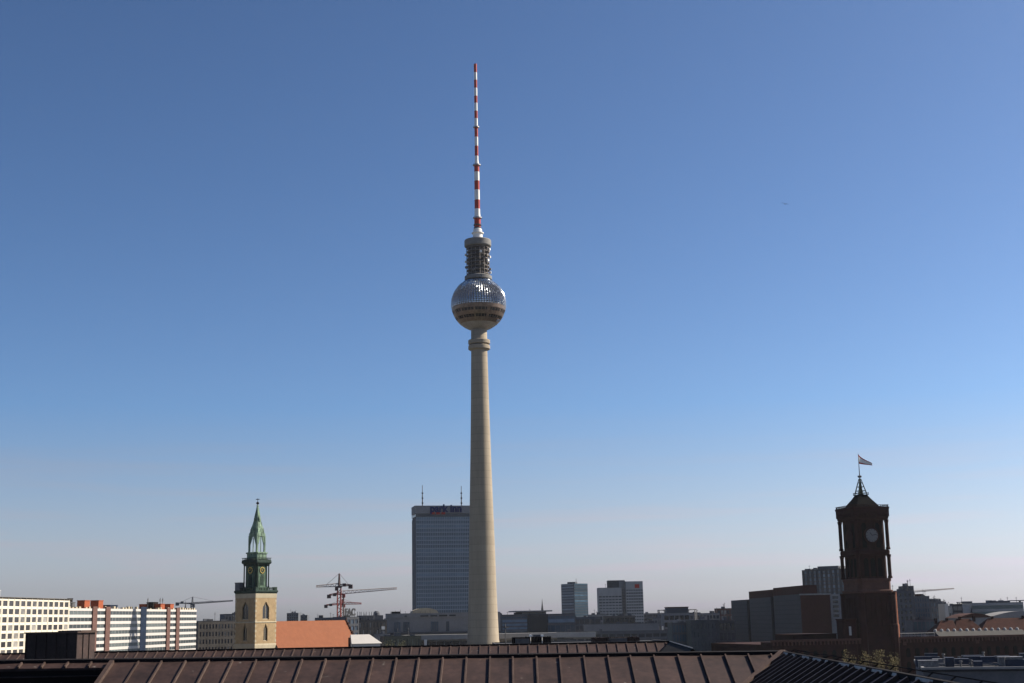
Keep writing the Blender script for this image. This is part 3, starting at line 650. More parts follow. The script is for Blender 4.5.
# ------------------------------------------------------------------ hotel slab behind the tower
def text(body, size, m, parent, loc, name, rot=(math.pi / 2, 0, 0), ext=.3, sx=1.0):
    cu = bpy.data.curves.new(name, 'FONT'); cu.body = body; cu.size = size; cu.extrude = ext; cu.offset = size * .035
    t = bpy.data.objects.new(name, cu); COL.objects.link(t)
    bpy.context.view_layer.update()
    me = bpy.data.meshes.new_from_object(t.evaluated_get(bpy.context.evaluated_depsgraph_get()))
    bpy.data.objects.remove(t); me.materials.clear(); me.materials.append(m)
    o = bpy.data.objects.new(name, me); COL.objects.link(o); o.parent = parent; o.location = loc; o.rotation_euler = rot; o.scale = (sx, 1, 1)
    return o
def hotel():
    d = 1128; a = at(416.2, 600, d); b = at(488, 600, d + 12); a.z = b.z = 0
    L = (b - a).length; th = math.atan2(b.y - a.y, b.x - a.x); D = 24
    root = thing('hotel_tower', 'tall blue glass hotel slab with rooftop lettering and two masts behind the concrete tower', 'hotel', a, th)
    H = zat(417, 516.6, d); HT = zat(417, 506.2, d); HM = zat(417, 513.6, d)
    mb = MB(); mb.box(.3, L - .3, .3, D - .3, 0, H)
    mb.box(0, .3, 0, D, 0, H - 1.5); mb.box(L - .3, L, .0, D, 0, H - 1.5); mb.build('wall', M['slate'], root)
    nf = 36; fh = H / nf
    q = MB(); q.box(0, L - .6, 0, .22, 0, fh - .75)
    src = None
    for k in range(nf):
        p = (.3, .07, k * fh + .75)
        if src is None: src = q.build('window_band', M['hotel_glass'], root, p)
        else: inst(src, root, p)
    fr = MB()
    for k in range(nf): fr.box(.3, L - .3, .0, .29, k * fh, k * fh + .75)
    fr.build('spandrel', M['hotel_sp'], root)
    fr = MB(); n = 40
    for i in range(n + 1): x = .3 + (L - .6) * i / n; fr.box(x - .17, x + .17, -.08, .06, 0, H - .2)
    fr.build('mullion', M['hotel_sp'], root)
    q = MB(); q.box(-.2, L + .2, -.6, D, H + .01, HM - .01); q.build('top_recess', M['glass_black'], root)
    q = MB(); q.box(-.9, L + .9, -1.4, D - 4, HM, HT); q.box(-1.0, L + 1.0, -1.5, D - 3.9, HT, HT + .4); q.build('crown', M['grey'], root)
    x0 = lx(root, L, 430.3); x1 = lx(root, L, 462.3); zb = zat(440, 511.7, d)
    t = text('park inn', 9.6, M['sign_navy'], root, (x0, -1.75, zb), 'lettering'); wdt = max(v.co.x for v in t.data.vertices); t.scale = ((x1 - x0) / wdt, .9, 1)
    for p in (433.3, 438.6, 443.9):
        x = lx(root, L, p); q = MB(); q.box(x - 1.5, x + 1.5, -1.7, -1.42, zat(440, 514, d), zat(440, 511.9, d)); q.build('red_panel', M['red'], root)
    for p in (423.2, 462.8):
        x = lx(root, L, p); q = MB(); zt = zat(p, 485, d); q.bar((x, 1, HT), (x, 1, HT + (zt - HT) * .55), .42); q.bar((x, 1, HT + (zt - HT) * .55), (x, 1, zt), .25)
        for k in range(3): q.box(x - .6, x + .6, .4, 1.6, HT + 2 + 4 * k, HT + 3.2 + 4 * k)
        q.build('mast', M['grey_dk'], root)
M['hotel_glass'] = glass('hotel_glass', (0.062, 0.087, 0.108), 0.22)
M['hotel_sp'] = mat('hotel_spandrel', (0.25, 0.285, 0.32), 0.5, var=0.1)
hotel()

# ------------------------------------------------------------------ skyline, left to right
def spire(label, px, pyt, pyb, d, wpx):
    p = at(px, pyb, d); root = thing('church_spire', label, 'spire', (p.x, p.y, 0))
    r = rad(px, pyb, d, wpx); q = MB(); q.sq([(r, 0), (r, p.z - 4), (r * 1.1, p.z - 3.8), (r * 1.1, p.z - 3)]); q.build('tower_wall', M['slate'], root)
    q = MB(); q.lathe([(r * 1.15, p.z - 2.9), (r * .8, p.z + 1.5), (r * .35, p.z + (zat(px, pyt, d) - p.z) * .6), (.1, zat(px, pyt, d))], 8); q.build('spire_roof', M['grey_dk'], root)
spire('slim dark church spire left of the small crane behind the white slab', 185.3, 601, 612, 1500, 3.2)
spire('slim dark church spire rising behind the flat canopy roof right of the television tower', 542.4, 599, 612, 1500, 3.2)

def crane(label, px, d, pyt, pyj, tip, tipy, ctr, ctry, mats, wm=1.1, tie=True, deep=1.5, group='tower cranes on the skyline', cwm=None):
    p = at(px, 620, d); root = thing('tower_crane', label, 'crane', (p.x, p.y, 0), 0, group)
    X = lambda a: at(a, 600, d).x - p.x
    Z = lambda a, b: zat(a, b, d)
    zj = Z(px, pyj); zt = Z(px, pyt)
    q = MB(); r = wm
    for a in (-r, r):
        for b in (-r, r): q.bar((a, b, 0), (a, b, zj), .28)
    k = 0; z = 2
    while z < zj - 2 * r:
        s = 1 if k % 2 else -1
        for f in (-r, r): q.bar((-r * s, f, z), (r * s, f, z + 2 * r), .12); q.bar((f, -r * s, z), (f, r * s, z + 2 * r), .12)
        z += 2 * r; k += 1
    q.build('mast', mats[0], root)
    if zt > zj + 1:
        q = MB(); q.bar((0, 0, zj), (0, 0, zt), .9, r2=.5); q.build('apex', mats[1], root)
    def jib(pa, pb, m, nm, th):
        q = MB(); A = Vector(pa); B = Vector(pb); L = (B - A).length; n = max(3, int(L / (th * 1.3))); up = Vector((0, 0, th))
        for y in (-.6, .6): q.bar(A + Vector((0, y, 0)), B + Vector((0, y, 0)), .26)
        q.bar(A + up, B + up * .45, .26)
        for i in range(n):
            f0, f1 = i / n, (i + 1) / n; fm = (f0 + f1) / 2
            for y in (-.6, .6):
                m_ = A.lerp(B, fm) + up * (1 - .55 * fm)
                q.bar(A.lerp(B, f0) + Vector((0, y, 0)), m_, .17); q.bar(m_, A.lerp(B, f1) + Vector((0, y, 0)), .17)
        return q.build(nm, m, root)
    jib((0, 0, zj), (X(tip), 0, Z(tip, tipy)), mats[2], 'jib', deep)
    jib((0, 0, zj), (X(ctr), 0, Z(ctr, ctry)), mats[1], 'counter_jib', deep * .7)
    q = MB(); xc = X(ctr); zc = Z(ctr, ctry); s = 1 if xc > 0 else -1
    q.box(xc - 1.3, xc + 1.3, -1.0, 1.0, zc - 2.0, zc + .6); q.box(xc - s * 4 - 1.1, xc - s * 4 + 1.1, -.9, .9, zc - .6, zc + 1.4); q.build('counterweight', cwm or mats[1], root)
    q = MB(); sd = 1 if X(tip) > 0 else -1; q.box(sd * .4, sd * 2.4, -2.6, -.9, zj - 2.6, zj - .2); q.box(-1.5, 1.5, -1.5, 1.5, zj - .9, zj + .3); q.build('cab', mats[1], root)
    if tie and zt > zj + 1:
        q = MB(); q.bar((0, 0, zt), (X(tip) * .55, 0, zj + (Z(tip, tipy) - zj) * .55 + deep * .7), .09); q.bar((0, 0, zt), (xc * .9, 0, zc), .09); q.build('tie_bar', mats[1], root)
    return root
cm = (M['crane_dark'], M['crane_dark'], M['crane_pale'])
crane('tallest dark crane with a short pale jib pointing left above the orange nave roof', 339, 900, 573.5, 586.5, 316, 587, 350.5, 585.5, (M['crane_red'], M['crane_dark'], M['crane_pale']), deep=2.0)
crane('crane with a long pale jib pointing right, just below the tallest crane top', 342, 1000, 595, 594, 397, 589, 329, 595.5, (M['crane_dark'], M['crane_red'], M['crane_pale']), tie=False, deep=2.2, cwm=M['crane_dark'])
crane('lowest crane of the cluster, with a short faded red jib pointing right', 342.5, 1150, 599, 604.3, 361.5, 604, 326, 605.5, (M['panel_white'], M['crane_red'], M['crane_red']), deep=1.9, cwm=M['crane_dark'])
crane('thin grey crane behind the white slab, its long jib reaching toward the church tower', 192, 1150, 596.8, 604, 233, 601, 177.5, 603.2, (M['slate'], M['slate'], M['slate']), deep=1.2)
crane('faint pale crane with its jib pointing right above the right hand rooftops', 914, 1500, 589, 592.5, 955, 588.8, 906, 593, (M['crane_pale'], M['crane_pale'], M['crane_pale']), deep=1.6)

building('tower_block', 'small dark block low behind the nave roof, left one of a pair', 'building', (287, 1600), (298.5, 1600), 613.2, 16, M['slate'], M['glass_black'], (14, 5), 'band', .8, 1.5)
building('tower_block', 'small dark block low behind the nave roof, right and lower one of a pair', 'building', (299, 1650), (307.5, 1650), 615.2, 16, M['slate'], M['glass_black'], (13, 4), 'band', .8, 1.5)
building('office_building', 'low grey building at the foot of the cranes behind the nave ridge', 'building', (315, 1000), (342, 1000), 618, 16, M['slate'], M['glass_black'], (8, 9), 'band', .8, 1.4)

def sign_building():
    root, L, H = building('office_building', 'narrow dark building with rooftop letters beside the end of the nave roof', 'building', (346.5, 760), (359, 765), 617, 14, M['slate'], M['glass_blue'], (10, 3), 'win', .7, 1.3, clutter=False)
    x0 = lx(root, L, 345.8); x1 = lx(root, L, 356.3); z0 = zat(350, 615.4, 762)
    t = text('FAC', 5.2, M['grey_dk'], root, (x0, 1.0, z0), 'lettering'); w_ = max(v.co.x for v in t.data.vertices); t.scale = ((x1 - x0) / w_, 1, 1)
    q = MB(); q.box(x0 - .3, x1 - 3, 1.4, 1.6, H, z0 + .0)
    for k in range(5): x = x0 + (x1 - x0) * k / 4; q.bar((x, 1.7, H), (x, 1.7, z0 + 3.5), .12)
    q.build('sign_frame', M['stone_dk'], root)
sign_building()
def mid_block():
    root, L, H = building('office_building', 'grey brown block with a row of thin poles on its roof, left of the hotel', 'building', (357.5, 800), (387, 806), 620.2, 20, M['stone_dk'], M['glass'], (8, 8), 'win', 1.2, 1.5)
    q = MB(); q.box(lx(root, L, 364.6), lx(root, L, 385.4), 5, 18, H - .1, zat(365, 615.4, 800)); q.build('roof_storey', M['slate'], root)
    q = MB(); a, b = lx(root, L, 378), lx(root, L, 385); z = zat(365, 615.4, 800); q.lathe([((b - a) / 2, z), ((b - a) / 2.2, z + 1.4), ((b - a) / 4, z + 2.4)], 12, ((a + b) / 2, 11)); q.build('roof_unit', M['slate'], root)
    for p in (359.3, 361.6, 363, 365.6, 368, 371, 373.4, 375.6):
        x = lx(root, L, p); q = MB(); q.bar((x, 4, H - .1), (x, 4, zat(p, 611.6, 800)), .16); q.build('flag_pole', M['slate'], root)
    q = MB(); x = lx(root, L, 383); q.box(x - .9, x + .9, -.4, 0, zat(383, 629.6, 800), zat(383, 626.4, 800)); q.build('wall_sign', M['white'], root)
mid_block()
def store():
    root, L, H = building('department_store', 'broad grey stone department store with tall dark windows below the hotel tower', 'store', (387.5, 850), (500, 860), 618.3, 40, M['grey'], M['glass_black'], (0, 0), parapet=0)
    for p0, p1 in ((394.3, 400.4), (403.2, 409.4), (430.8, 438.2), (446, 449)):
        q = MB(); q.box(lx(root, L, p0), lx(root, L, p1), -.25, .0, zat(400, 632, 850), zat(400, 622.3, 850)); wn = q.build('window', M['glass_blue'], root)
        q = MB()
        for k in range(1, 4): x = lx(root, L, p0) + (lx(root, L, p1) - lx(root, L, p0)) * k / 4; q.box(x - .12, x + .12, -.34, -.25, zat(400, 632, 850), zat(400, 622.3, 850))
        q.build('mullion', M['grey_dk'], wn)
    q = MB(); q.box(-.6, L, -.7, 12, H, zat(388, 614.2, 850)); z = zat(388, 614.2, 850); q.box(-.8, L, -.9, 12.2, z, z + .3); q.build('attic', M['grey'], root)
    for p0, p1 in ((420.5, 428), (430, 437), (439, 447), (449, 455.5), (404.5, 407)):
        q = MB(); q.box(lx(root, L, p0), lx(root, L, p1), -1.0, -.71, zat(400, 617, 850), zat(400, 615.6, 850)); q.build('window', M['glass_black'], root)
    q = MB(); q.box(-.3, L, -1.4, -.0, zat(400, 634.6, 850), zat(400, 632.6, 850)); q.build('canopy', M['grey_dk'], root)
    q = MB(); q.box(lx(root, L, 392), lx(root, L, 400.5), 2, 8, z + .3, z + 1.5); q.build('roof_unit', M['black_metal'], root)
    q = MB()
    for k in range(9): x = 2 + k * 3.0; q.bar((x, 3, z), (x, 3, z + 1.6 + (k % 3) * .5), .1)
    q.build('railing', M['grey_dk'], root)
    a, b = lx(root, L, 413), lx(root, L, 441.5); n = 12
    q = MB(); zz = zat(427, 608, 870) - z
    ring = lambda y: [(a + (b - a) * i / n, y, z + zz * (max(0, 1 - (2 * i / n - 1) ** 2)) ** .5 * 1.0) for i in range(n + 1)]
    q.loft([ring(16), ring(34)]); q.build('arched_roof', M['sand_lt'], root)
store()
def tent():
    a = at(352.5, 600, 520); root = thing('marquee', 'white roofed marquee at the right end of the orange nave', 'marquee', (a.x, a.y, 0), math.radians(14))
    L = at(381.5, 600, 520).x - a.x; z0 = zat(365, 645.5, 520); z1 = zat(365, 634.6, 520); ze = zat(365, 643.6, 520)
    q = MB(); q.box(.3, L - .3, .3, 7.7, 0, ze); q.build('side_wall', M['panel_white'], root)
    q = MB(); rr = lambda i, zz: [(i, i * .5, zz), (L - i, i * .5, zz), (L - i, 8 - i * .5, zz), (i, 8 - i * .5, zz)]
    q.loft([[(-.3, -.3, ze), (L + .3, -.3, ze), (L + .3, 8.3, ze), (-.3, 8.3, ze)], [(.2, 6.4, z1), (L - 3.5, 6.4, z1), (L - 3.5, 7.6, z1), (.2, 7.6, z1)]]); q.build('roof', M['panel_white'], root)
    q = MB(); q.bar((-.9, 1, ze - 4), (-.9, 1, z1 - 1), .5, n=6); q.box(-2.6, -.4, 0, 2, 0, ze - 3); q.build('chimney', M['brick'], root)
tent()
building('annex_building', 'low pale grey stone annex in front of the department store', 'building', (384, 700), (421, 705), 636.6, 12, M['stone_dk'], M['glass'], (5, 12), 'win', .9, 1.3)
building('annex_building', 'small pale block behind the right corner of the white marquee', 'building', (379, 740), (390, 742), 634, 10, M['grey'], M['glass'], (0, 0))

# right of the tower
def blue_office():
    root, L, H = building('office_building', 'blue glass office with a flat floating canopy roof right of the television tower', 'building', (486, 930), (575, 940), 615.2, 22, M['slate'], M['glass_blue'], (6, 18), 'band', .3, 1.4)
    q = MB(); q.box(lx(root, L, 527.2), lx(root, L, 547.5), -.5, -.01, 0, H - .1); q.build('dark_bay', M['glass_black'], root)
    q = MB(); q.box(lx(root, L, 502), lx(root, L, 526.8), -.3, -.01, zat(510, 631.5, 930), zat(510, 618.5, 930)); q.build('glazed_bay', M['glass_blue'], root)
    q = MB()
    for py in (630.8, 627.2, 623.6, 619.6): q.box(lx(root, L, 502), lx(root, L, 526.8), -.5, -.31, zat(510, py, 930), zat(510, py - 1.2, 930))
    q.build('spandrel', M['slate'], root)
    z = zat(530, 611.8, 935); q = MB(); q.box(lx(root, L, 520), lx(root, L, 547), 3, 18, H, z - .01); q.build('roof_storey', M['grey_lt'], root)
    q = MB(); q.box(lx(root, L, 513.5), lx(root, L, 552), -1, 21, z, z + .8); q.build('canopy_roof', M['grey'], root)
    q = MB(); q.box(lx(root, L, 548), lx(root, L, 574), -.4, -.01, zat(560, 622.5, 935), zat(560, 619, 935)); q.build('window_band', M['glass_blue'], root)
blue_office()
def enclosure_building():
    root, L, H = building('flat_roof_building', 'low flat roofed block carrying two dark louvred plant enclosures just over the copper ridge', 'building', (495, 300), (665, 302), 644.6, 20, M['grey_dk'], None, (0, 0))
    for p0, p1, py, m in ((512.4, 552, 636.4, M['black_metal']), (593, 641, 636.8, M['encl'])):
        x0, x1 = lx(root, L, p0), lx(root, L, p1); z = zat((p0 + p1) / 2, py, 303); q = MB(); q.box(x0 + .1, x1 - .1, 3.1, 7, H - .1, z - .15)
        n = int((x1 - x0) / .45)
        for i in range(n): x = x0 + (x1 - x0) * i / n; q.box(x, x + .28, 2.9, 3.099, H - .1, z - .15 * random.random())
        q.build('plant_enclosure', m, root)
    for p in (530.8, 542.4):
        x = lx(root, L, p); q = MB(); q.bar((x, 2.6, H), (x, 2.6, zat(p, 634.2, 303)), .05); z = zat(p, 635.6, 303); q.box(x - .3, x + .3, 2.3, 2.9, z - .15, z + .2); q.build('vent_pipe', M['white'], root)
M['encl'] = mat('rusty_enclosure', (0.035, 0.022, 0.02), 0.85, var=0.3)
enclosure_building()

def glass_tower():
    d = 1300; c = at(574.2, 600, d); b = at(588, 600, d + 12); a = at(562, 600, d + 14); H = zat(574, 583.5, d)
    for p in (a, b, c): p.z = 0
    root = thing('glass_tower', 'blue glass tower block with a slightly folded front, left one of two towers', 'building', c)
    A = a - c; Bv = b - c; back = Vector((0, 26, 0))
    q = MB(); q.prism([(0, .0), (Bv.x, Bv.y), (Bv.x, Bv.y + 18), (A.x, A.y + 18), (A.x, A.y)], 0, H); q.build('wall', M['gt_dark'], root)
    nf = 26; fh = H / nf
    for k in range(nf):
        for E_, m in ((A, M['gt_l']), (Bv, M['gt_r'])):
            n = Vector((E_.y, -E_.x, 0)).normalized(); n = n if n.y < 0 else -n
            q = MB(); o = n * .02; p = n * .25
            e0 = E_ * .02; e1 = E_ * .985
            if True:
                pts = [e0 + o, e1 + o, e1 + p, e0 + p]
                q.hexa([(v.x, v.y, k * fh + .9) for v in pts] + [(v.x, v.y, (k + 1) * fh - .02) for v in pts])
            q.build('window_band', m, root)
    q = MB(); q.prism([(A.x * .5, 6), (A.x * .05 + 2, 5), (4, 16), (A.x * .5, 16)], H, H + 1.6); q.build('roof_unit', M['slate'], root)
    q = MB(); q.bar((2.5, 6, H), (2.5, 6, H + 4.5), .2); q.build('antenna', M['slate'], root)
M['glass_gt'] = glass('office_glass', (0.045, 0.05, 0.056), 0.3, spec=.3)
M['gt_dark'] = mat('tower_frame', (0.06, 0.072, 0.09), 0.6)
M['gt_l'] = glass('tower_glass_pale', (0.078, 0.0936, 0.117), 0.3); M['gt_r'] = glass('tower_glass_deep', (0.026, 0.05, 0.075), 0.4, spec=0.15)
glass_tower()
def grey_tower():
    root, L, H = building('office_tower', 'grey office tower with a stepped top and small red sign beside the glass tower', 'building', (598.6, 1210), (622, 1210), 588.0, 22, M['grey_lt'], M['glass_gt'], (21, 7), 'band', .6, 1.4, topspan=7)
    def mass(p0, p1, py, y0, y1, m, nf, nm, sh=1.4):
        x0, x1 = lx(root, L, p0), lx(root, L, p1); H2 = zat((p0 + p1) / 2, py, 1210)
        q = MB(); q.box(x0, x1, y0, y1, 0, H2); fh = (H2 - 7) / nf
        for k in range(nf): q.box(x0 - .1, x1 + .1, y0 - .45, y0, k * fh, k * fh + sh)
        n = 7
        for i in range(n + 1): x = x0 + (x1 - x0) * i / n; q.box(x - .25, x + .25, y0 - .3, y0 + .01, 0, H2 - 7)
        q.box(x0 - .12, x1 + .12, y0 - .5, y0, H2 - 7, H2 + .01)
        q.build(nm, m, root)
        s = None
        for k in range(nf):
            p = (x0, y0 - .2, k * fh + sh)
            if s is None: q = MB(); q.box(.1, x1 - x0 - .1, 0, .19, 0, fh - sh); s = q.build('window_band', M['glass_gt'], root, p)
            else: inst(s, root, p)
    mass(626.5, 643.3, 581.3, -1.5, 22, M['grey_lt'], 23, 'right_wing')
    mass(620.2, 626.3, 581.0, 3, 20, M['grey'], 23, 'stair_core')
    q = MB(); q.box(lx(root, L, 609), lx(root, L, 626), 4, 18, H, zat(615, 580.2, 1210)); q.build('roof_storey', M['grey_dk'], root)
    q = MB(); x = lx(root, L, 637.6); q.box(x - 1.9, x + 1.9, -2.3, -2.01, zat(637, 588, 1210), zat(637, 584.3, 1210)); q.build('red_sign', M['red'], root)
grey_tower()
def row(name, label, L_, R_, top, depth, wall, gl, fr, mode='band', pw=.6, sh=1.5, cat='building', **k): return building(name, label, cat, L_, R_, top, depth, wall, gl, fr, mode, pw, sh, **k)
row('office_building', 'low grey block in front of the glass tower, left of the grey tower', (547, 1000), (600, 1000), 617.8, 20, M['slate'], M['glass'], (7, 10))
row('office_building', 'dark squat block right below the grey office tower', (604, 1050), (634.5, 1050), 616.2, 20, M['stone_dk'], M['glass_black'], (7, 6))
row('office_building', 'pale rear building with a stepped roof at the foot of the grey tower', (588, 1120), (606, 1120), 614.8, 14, M['grey'], M['glass'], (8, 5))
row('hall_building', 'wide plain grey hall below the two towers', (584.5, 880), (658, 880), 624.6, 26, M['grey'], None, (0, 0))
row('office_building', 'dark glazed low range running along behind the louvred enclosures', (556, 820), (674, 818), 632.4, 12, M['slate'], M['glass_black'], (7, 16), 'band', .8, 1.6)
row('office_building', 'long low brownish building on the horizon between the grey tower and the pergola block', (640, 1500), (700, 1500), 613.6, 20, M['slate'], M['glass_black'], (10, 10))
row('office_building', 'slim pale block left of the pergola block, with white columns', (653, 960), (664, 960), 618.4, 10, M['grey'], M['glass'], (9, 3), 'win', .8, 1.4)
def pergola_block():
    root, L, H = building('office_building', 'terraced grey office with open pergola frames on its roof', 'building', (663, 900), (689, 900), 613.2, 18, M['grey'], M['glass_black'], (8, 5), 'band', .5, 1.6)
    q = MB(); z = zat(678, 607.6, 900); q.box(lx(root, L, 667.2), lx(root, L, 688.6), 2, 14, H, z); q.build('roof_storey', M['slate'], root)
    q = MB(); q.box(lx(root, L, 666.8), lx(root, L, 689.0), 1.5, 14.5, z, z + .5); q.build('roof_edge', M['brick_or'], root)
    for p0, p1, py in ((659.2, 666, 610.2), (689, 696.5, 609.6)):
        q = MB(); x0, x1 = lx(root, L, p0), lx(root, L, p1); zz = zat(p0, py, 900)
        for x in (x0, x1):
            for y in (1, 9): q.bar((x, y, 0 if p0 < 660 else H - 6), (x, y, zz), .28)
        for y in (1, 9): q.bar((x0, y, zz), (x1, y, zz), .3)
        for x in (x0, x1): q.bar((x, 1, zz), (x, 9, zz), .3)
        q.build('pergola', M['grey'], root)
    for p in (657.6, 661.8):
        q = MB(); x = lx(root, L, p); q.box(x - .5, x + .5, -1.5, -.5, zat(p, 632.4, 900), zat(p, 626, 900)); q.build('column', M['white'], root)
    q = MB(); q.box(lx(root, L, 655), lx(root, L, 664), -2, 0, 0, zat(660, 632.5, 900)); q.build('terrace', M['grey'], root)
pergola_block()
row('office_building', 'grey block with a glazed roof storey behind the dark grid building', (689, 1000), (719, 1000), 613.6, 16, M['grey'], M['glass'], (9, 9))
row('office_building', 'reddish grey block with balconies, left beside the big stepped block', (716.5, 1050), (733, 1050), 608.6, 14, M['pilaster'], M['glass'], (9, 5), 'win', .7, 1.4)
row('office_building', 'dark office with a close grid of small windows in front of the pergola block', (690, 640), (718, 640), 620.6, 20, M['grey_dk'], M['glass_black'], (8, 7), 'win', 1.4, 1.5)
row('office_building', 'dark glass building half hidden left of the dark grid building', (671, 660), (690, 660), 623.2, 20, M['slate'], M['glass_blue'], (7, 6), 'band', .4, 1.0)
row('office_building', 'almost black glass building at the left foot of the big stepped block', (717.5, 645), (734, 645), 620.8, 18, M['grey_dk'], M['glass_black'], (7, 4), 'band', .4, 1.2)

# big stepped block
def stepped_block():
    c = at(800.4, 600, 800); a = at(731, 600, 980); b = at(832.5, 600, 803)
    for p in (a, b, c): p.z = 0
    root = thing('warehouse', 'huge nearly windowless grey block in three bays with a brown brick end wall', 'building', c)
    A = a - c; B = b - c; H = zat(800.4, 594.0, 800); HL = zat(731, 600.6, 980)
    fr = (0, .36, .715, 1.0); gap = .02; tops = (H, H - .6, HL)
    for i in range(3):
        p = A * (fr[i] + (gap if i else 0)); q_ = A * (fr[i + 1] - (gap if i < 2 else 0)); bk = B * .9
        q = MB(); q.prism([(p.x, p.y), (q_.x, q_.y), (q_.x + bk.x, q_.y + bk.y), (p.x + bk.x, p.y + bk.y)][::-1], 0, tops[i]); q.build('bay', M['clad'], root)
        nrm = Vector((A.y, -A.x, 0)).normalized(); nrm = nrm if nrm.x < 0 else -nrm
        q = MB(); o = nrm * .12
        nz = 16; e0 = p.lerp(q_, .03); e1 = p.lerp(q_, .97)
        for k in range(nz):
            z = 2 + (tops[i] - 3) * k / nz; pts = [e0, e1, e1 + o, e0 + o]
            q.hexa([(v.x, v.y, z) for v in pts] + [(v.x, v.y, z + .5) for v in pts])
        q.build('cladding_rib', M['clad_rib'], root)
    p0 = A * .01; q = MB(); q.prism([(x.x, x.y) for x in (A * .34 + B * .05, A * .37 + B * .05, A * .37 + B * .8, A * .34 + B * .8)], 0, H - 1); q.prism([(x.x, x.y) for x in (A * .70 + B * .05, A * .73 + B * .05, A * .73 + B * .8, A * .70 + B * .8)], 0, H - 1.5); q.build('joint', M['black_metal'], root)
    n = Vector((B.y, -B.x, 0)).normalized(); n = n if n.y < 0 else -n
    q = MB(); pts = [Vector((0, 0, 0)) + n * .02, B * .92 + n * .02, B * .92 + n * .5, n * .5]; q.prism([(v.x, v.y) for v in pts], 0, H - .7); q.build('brick_wall', M['brick_or'], root)
    pts = [Vector((-.5, 0, 0)) + n * -.1, B * .94 + n * -.1, B * .94 + n * .9, n * .9]; q = MB(); q.prism([(v.x, v.y) for v in pts], H - .69, H + .1); q.build('coping', M['grey'], root)
    for f0, f1, py in ((.08, .46, 587.2), (.47, .83, 591.0)):
        mid = A * ((f0 + f1) / 2); z = zat(731 + 69 * (1 - (f0 + f1) / 2), py, 800 + mid.y + 12)
        q = MB(); pts = [A * f0 + B * .3, A * f1 + B * .3, A * f1 + B * .75, A * f0 + B * .75]; q.prism([(v.x, v.y) for v in pts][::-1], H - 6, z); q.build('roof_storey', M['brick_or'], root)
    pts = [B * .93, B * 1.25, B * 1.25 + Vector((0, 14, 0)), B * .93 + Vector((0, 14, 0))]; q = MB(); q.prism([(v.x, v.y) for v in pts], 0, H - .4); q.build('end_bay', M['grey'], root)
    for k in range(5):
        z = zat(836, 617, 806) + k * (H - zat(836, 617, 806)) / 5.2
        v0 = B * 1.0 + n * .05; v1 = B * 1.18 + n * .05
        q = MB(); q.hexa([(v0.x, v0.y, z), (v1.x, v1.y, z), (v1.x, v1.y + .3, z), (v0.x, v0.y + .3, z), (v0.x, v0.y, z + 1.6), (v1.x, v1.y, z + 1.6), (v1.x, v1.y + .3, z + 1.6), (v0.x, v0.y + .3, z + 1.6)]); q.build('window', M['glass_black'], root)
M['clad'] = mat('grey_cladding', (0.0558, 0.0576, 0.063), 0.75, var=0.08, scale=0.08, stretch=.3)
M['clad_rib'] = mat('cladding_rib', (0.0442, 0.0459, 0.051), 0.75, var=0.1)
stepped_block()
def right_tower():
    root, L, H = building('tower_block', 'blue grey tower block with vertical window strips behind the big stepped block', 'building', (803.5, 1060), (848, 1040), 570.4, 20, M['clad'], M['glass_blue'], (24, 9), 'win', 2.0, .8, sides={'left': (0, 0)})
    q = MB(); q.box(lx(root, L, 819), lx(root, L, 840), 2, 16, H, zat(830, 566, 1050)); q.build('roof_storey', M['slate'], root)
    q = MB(); q.box(lx(root, L, 806), lx(root, L, 812), 2, 12, H, zat(809, 568.6, 1055)); q.build('roof_unit', M['slate'], root)
right_tower()

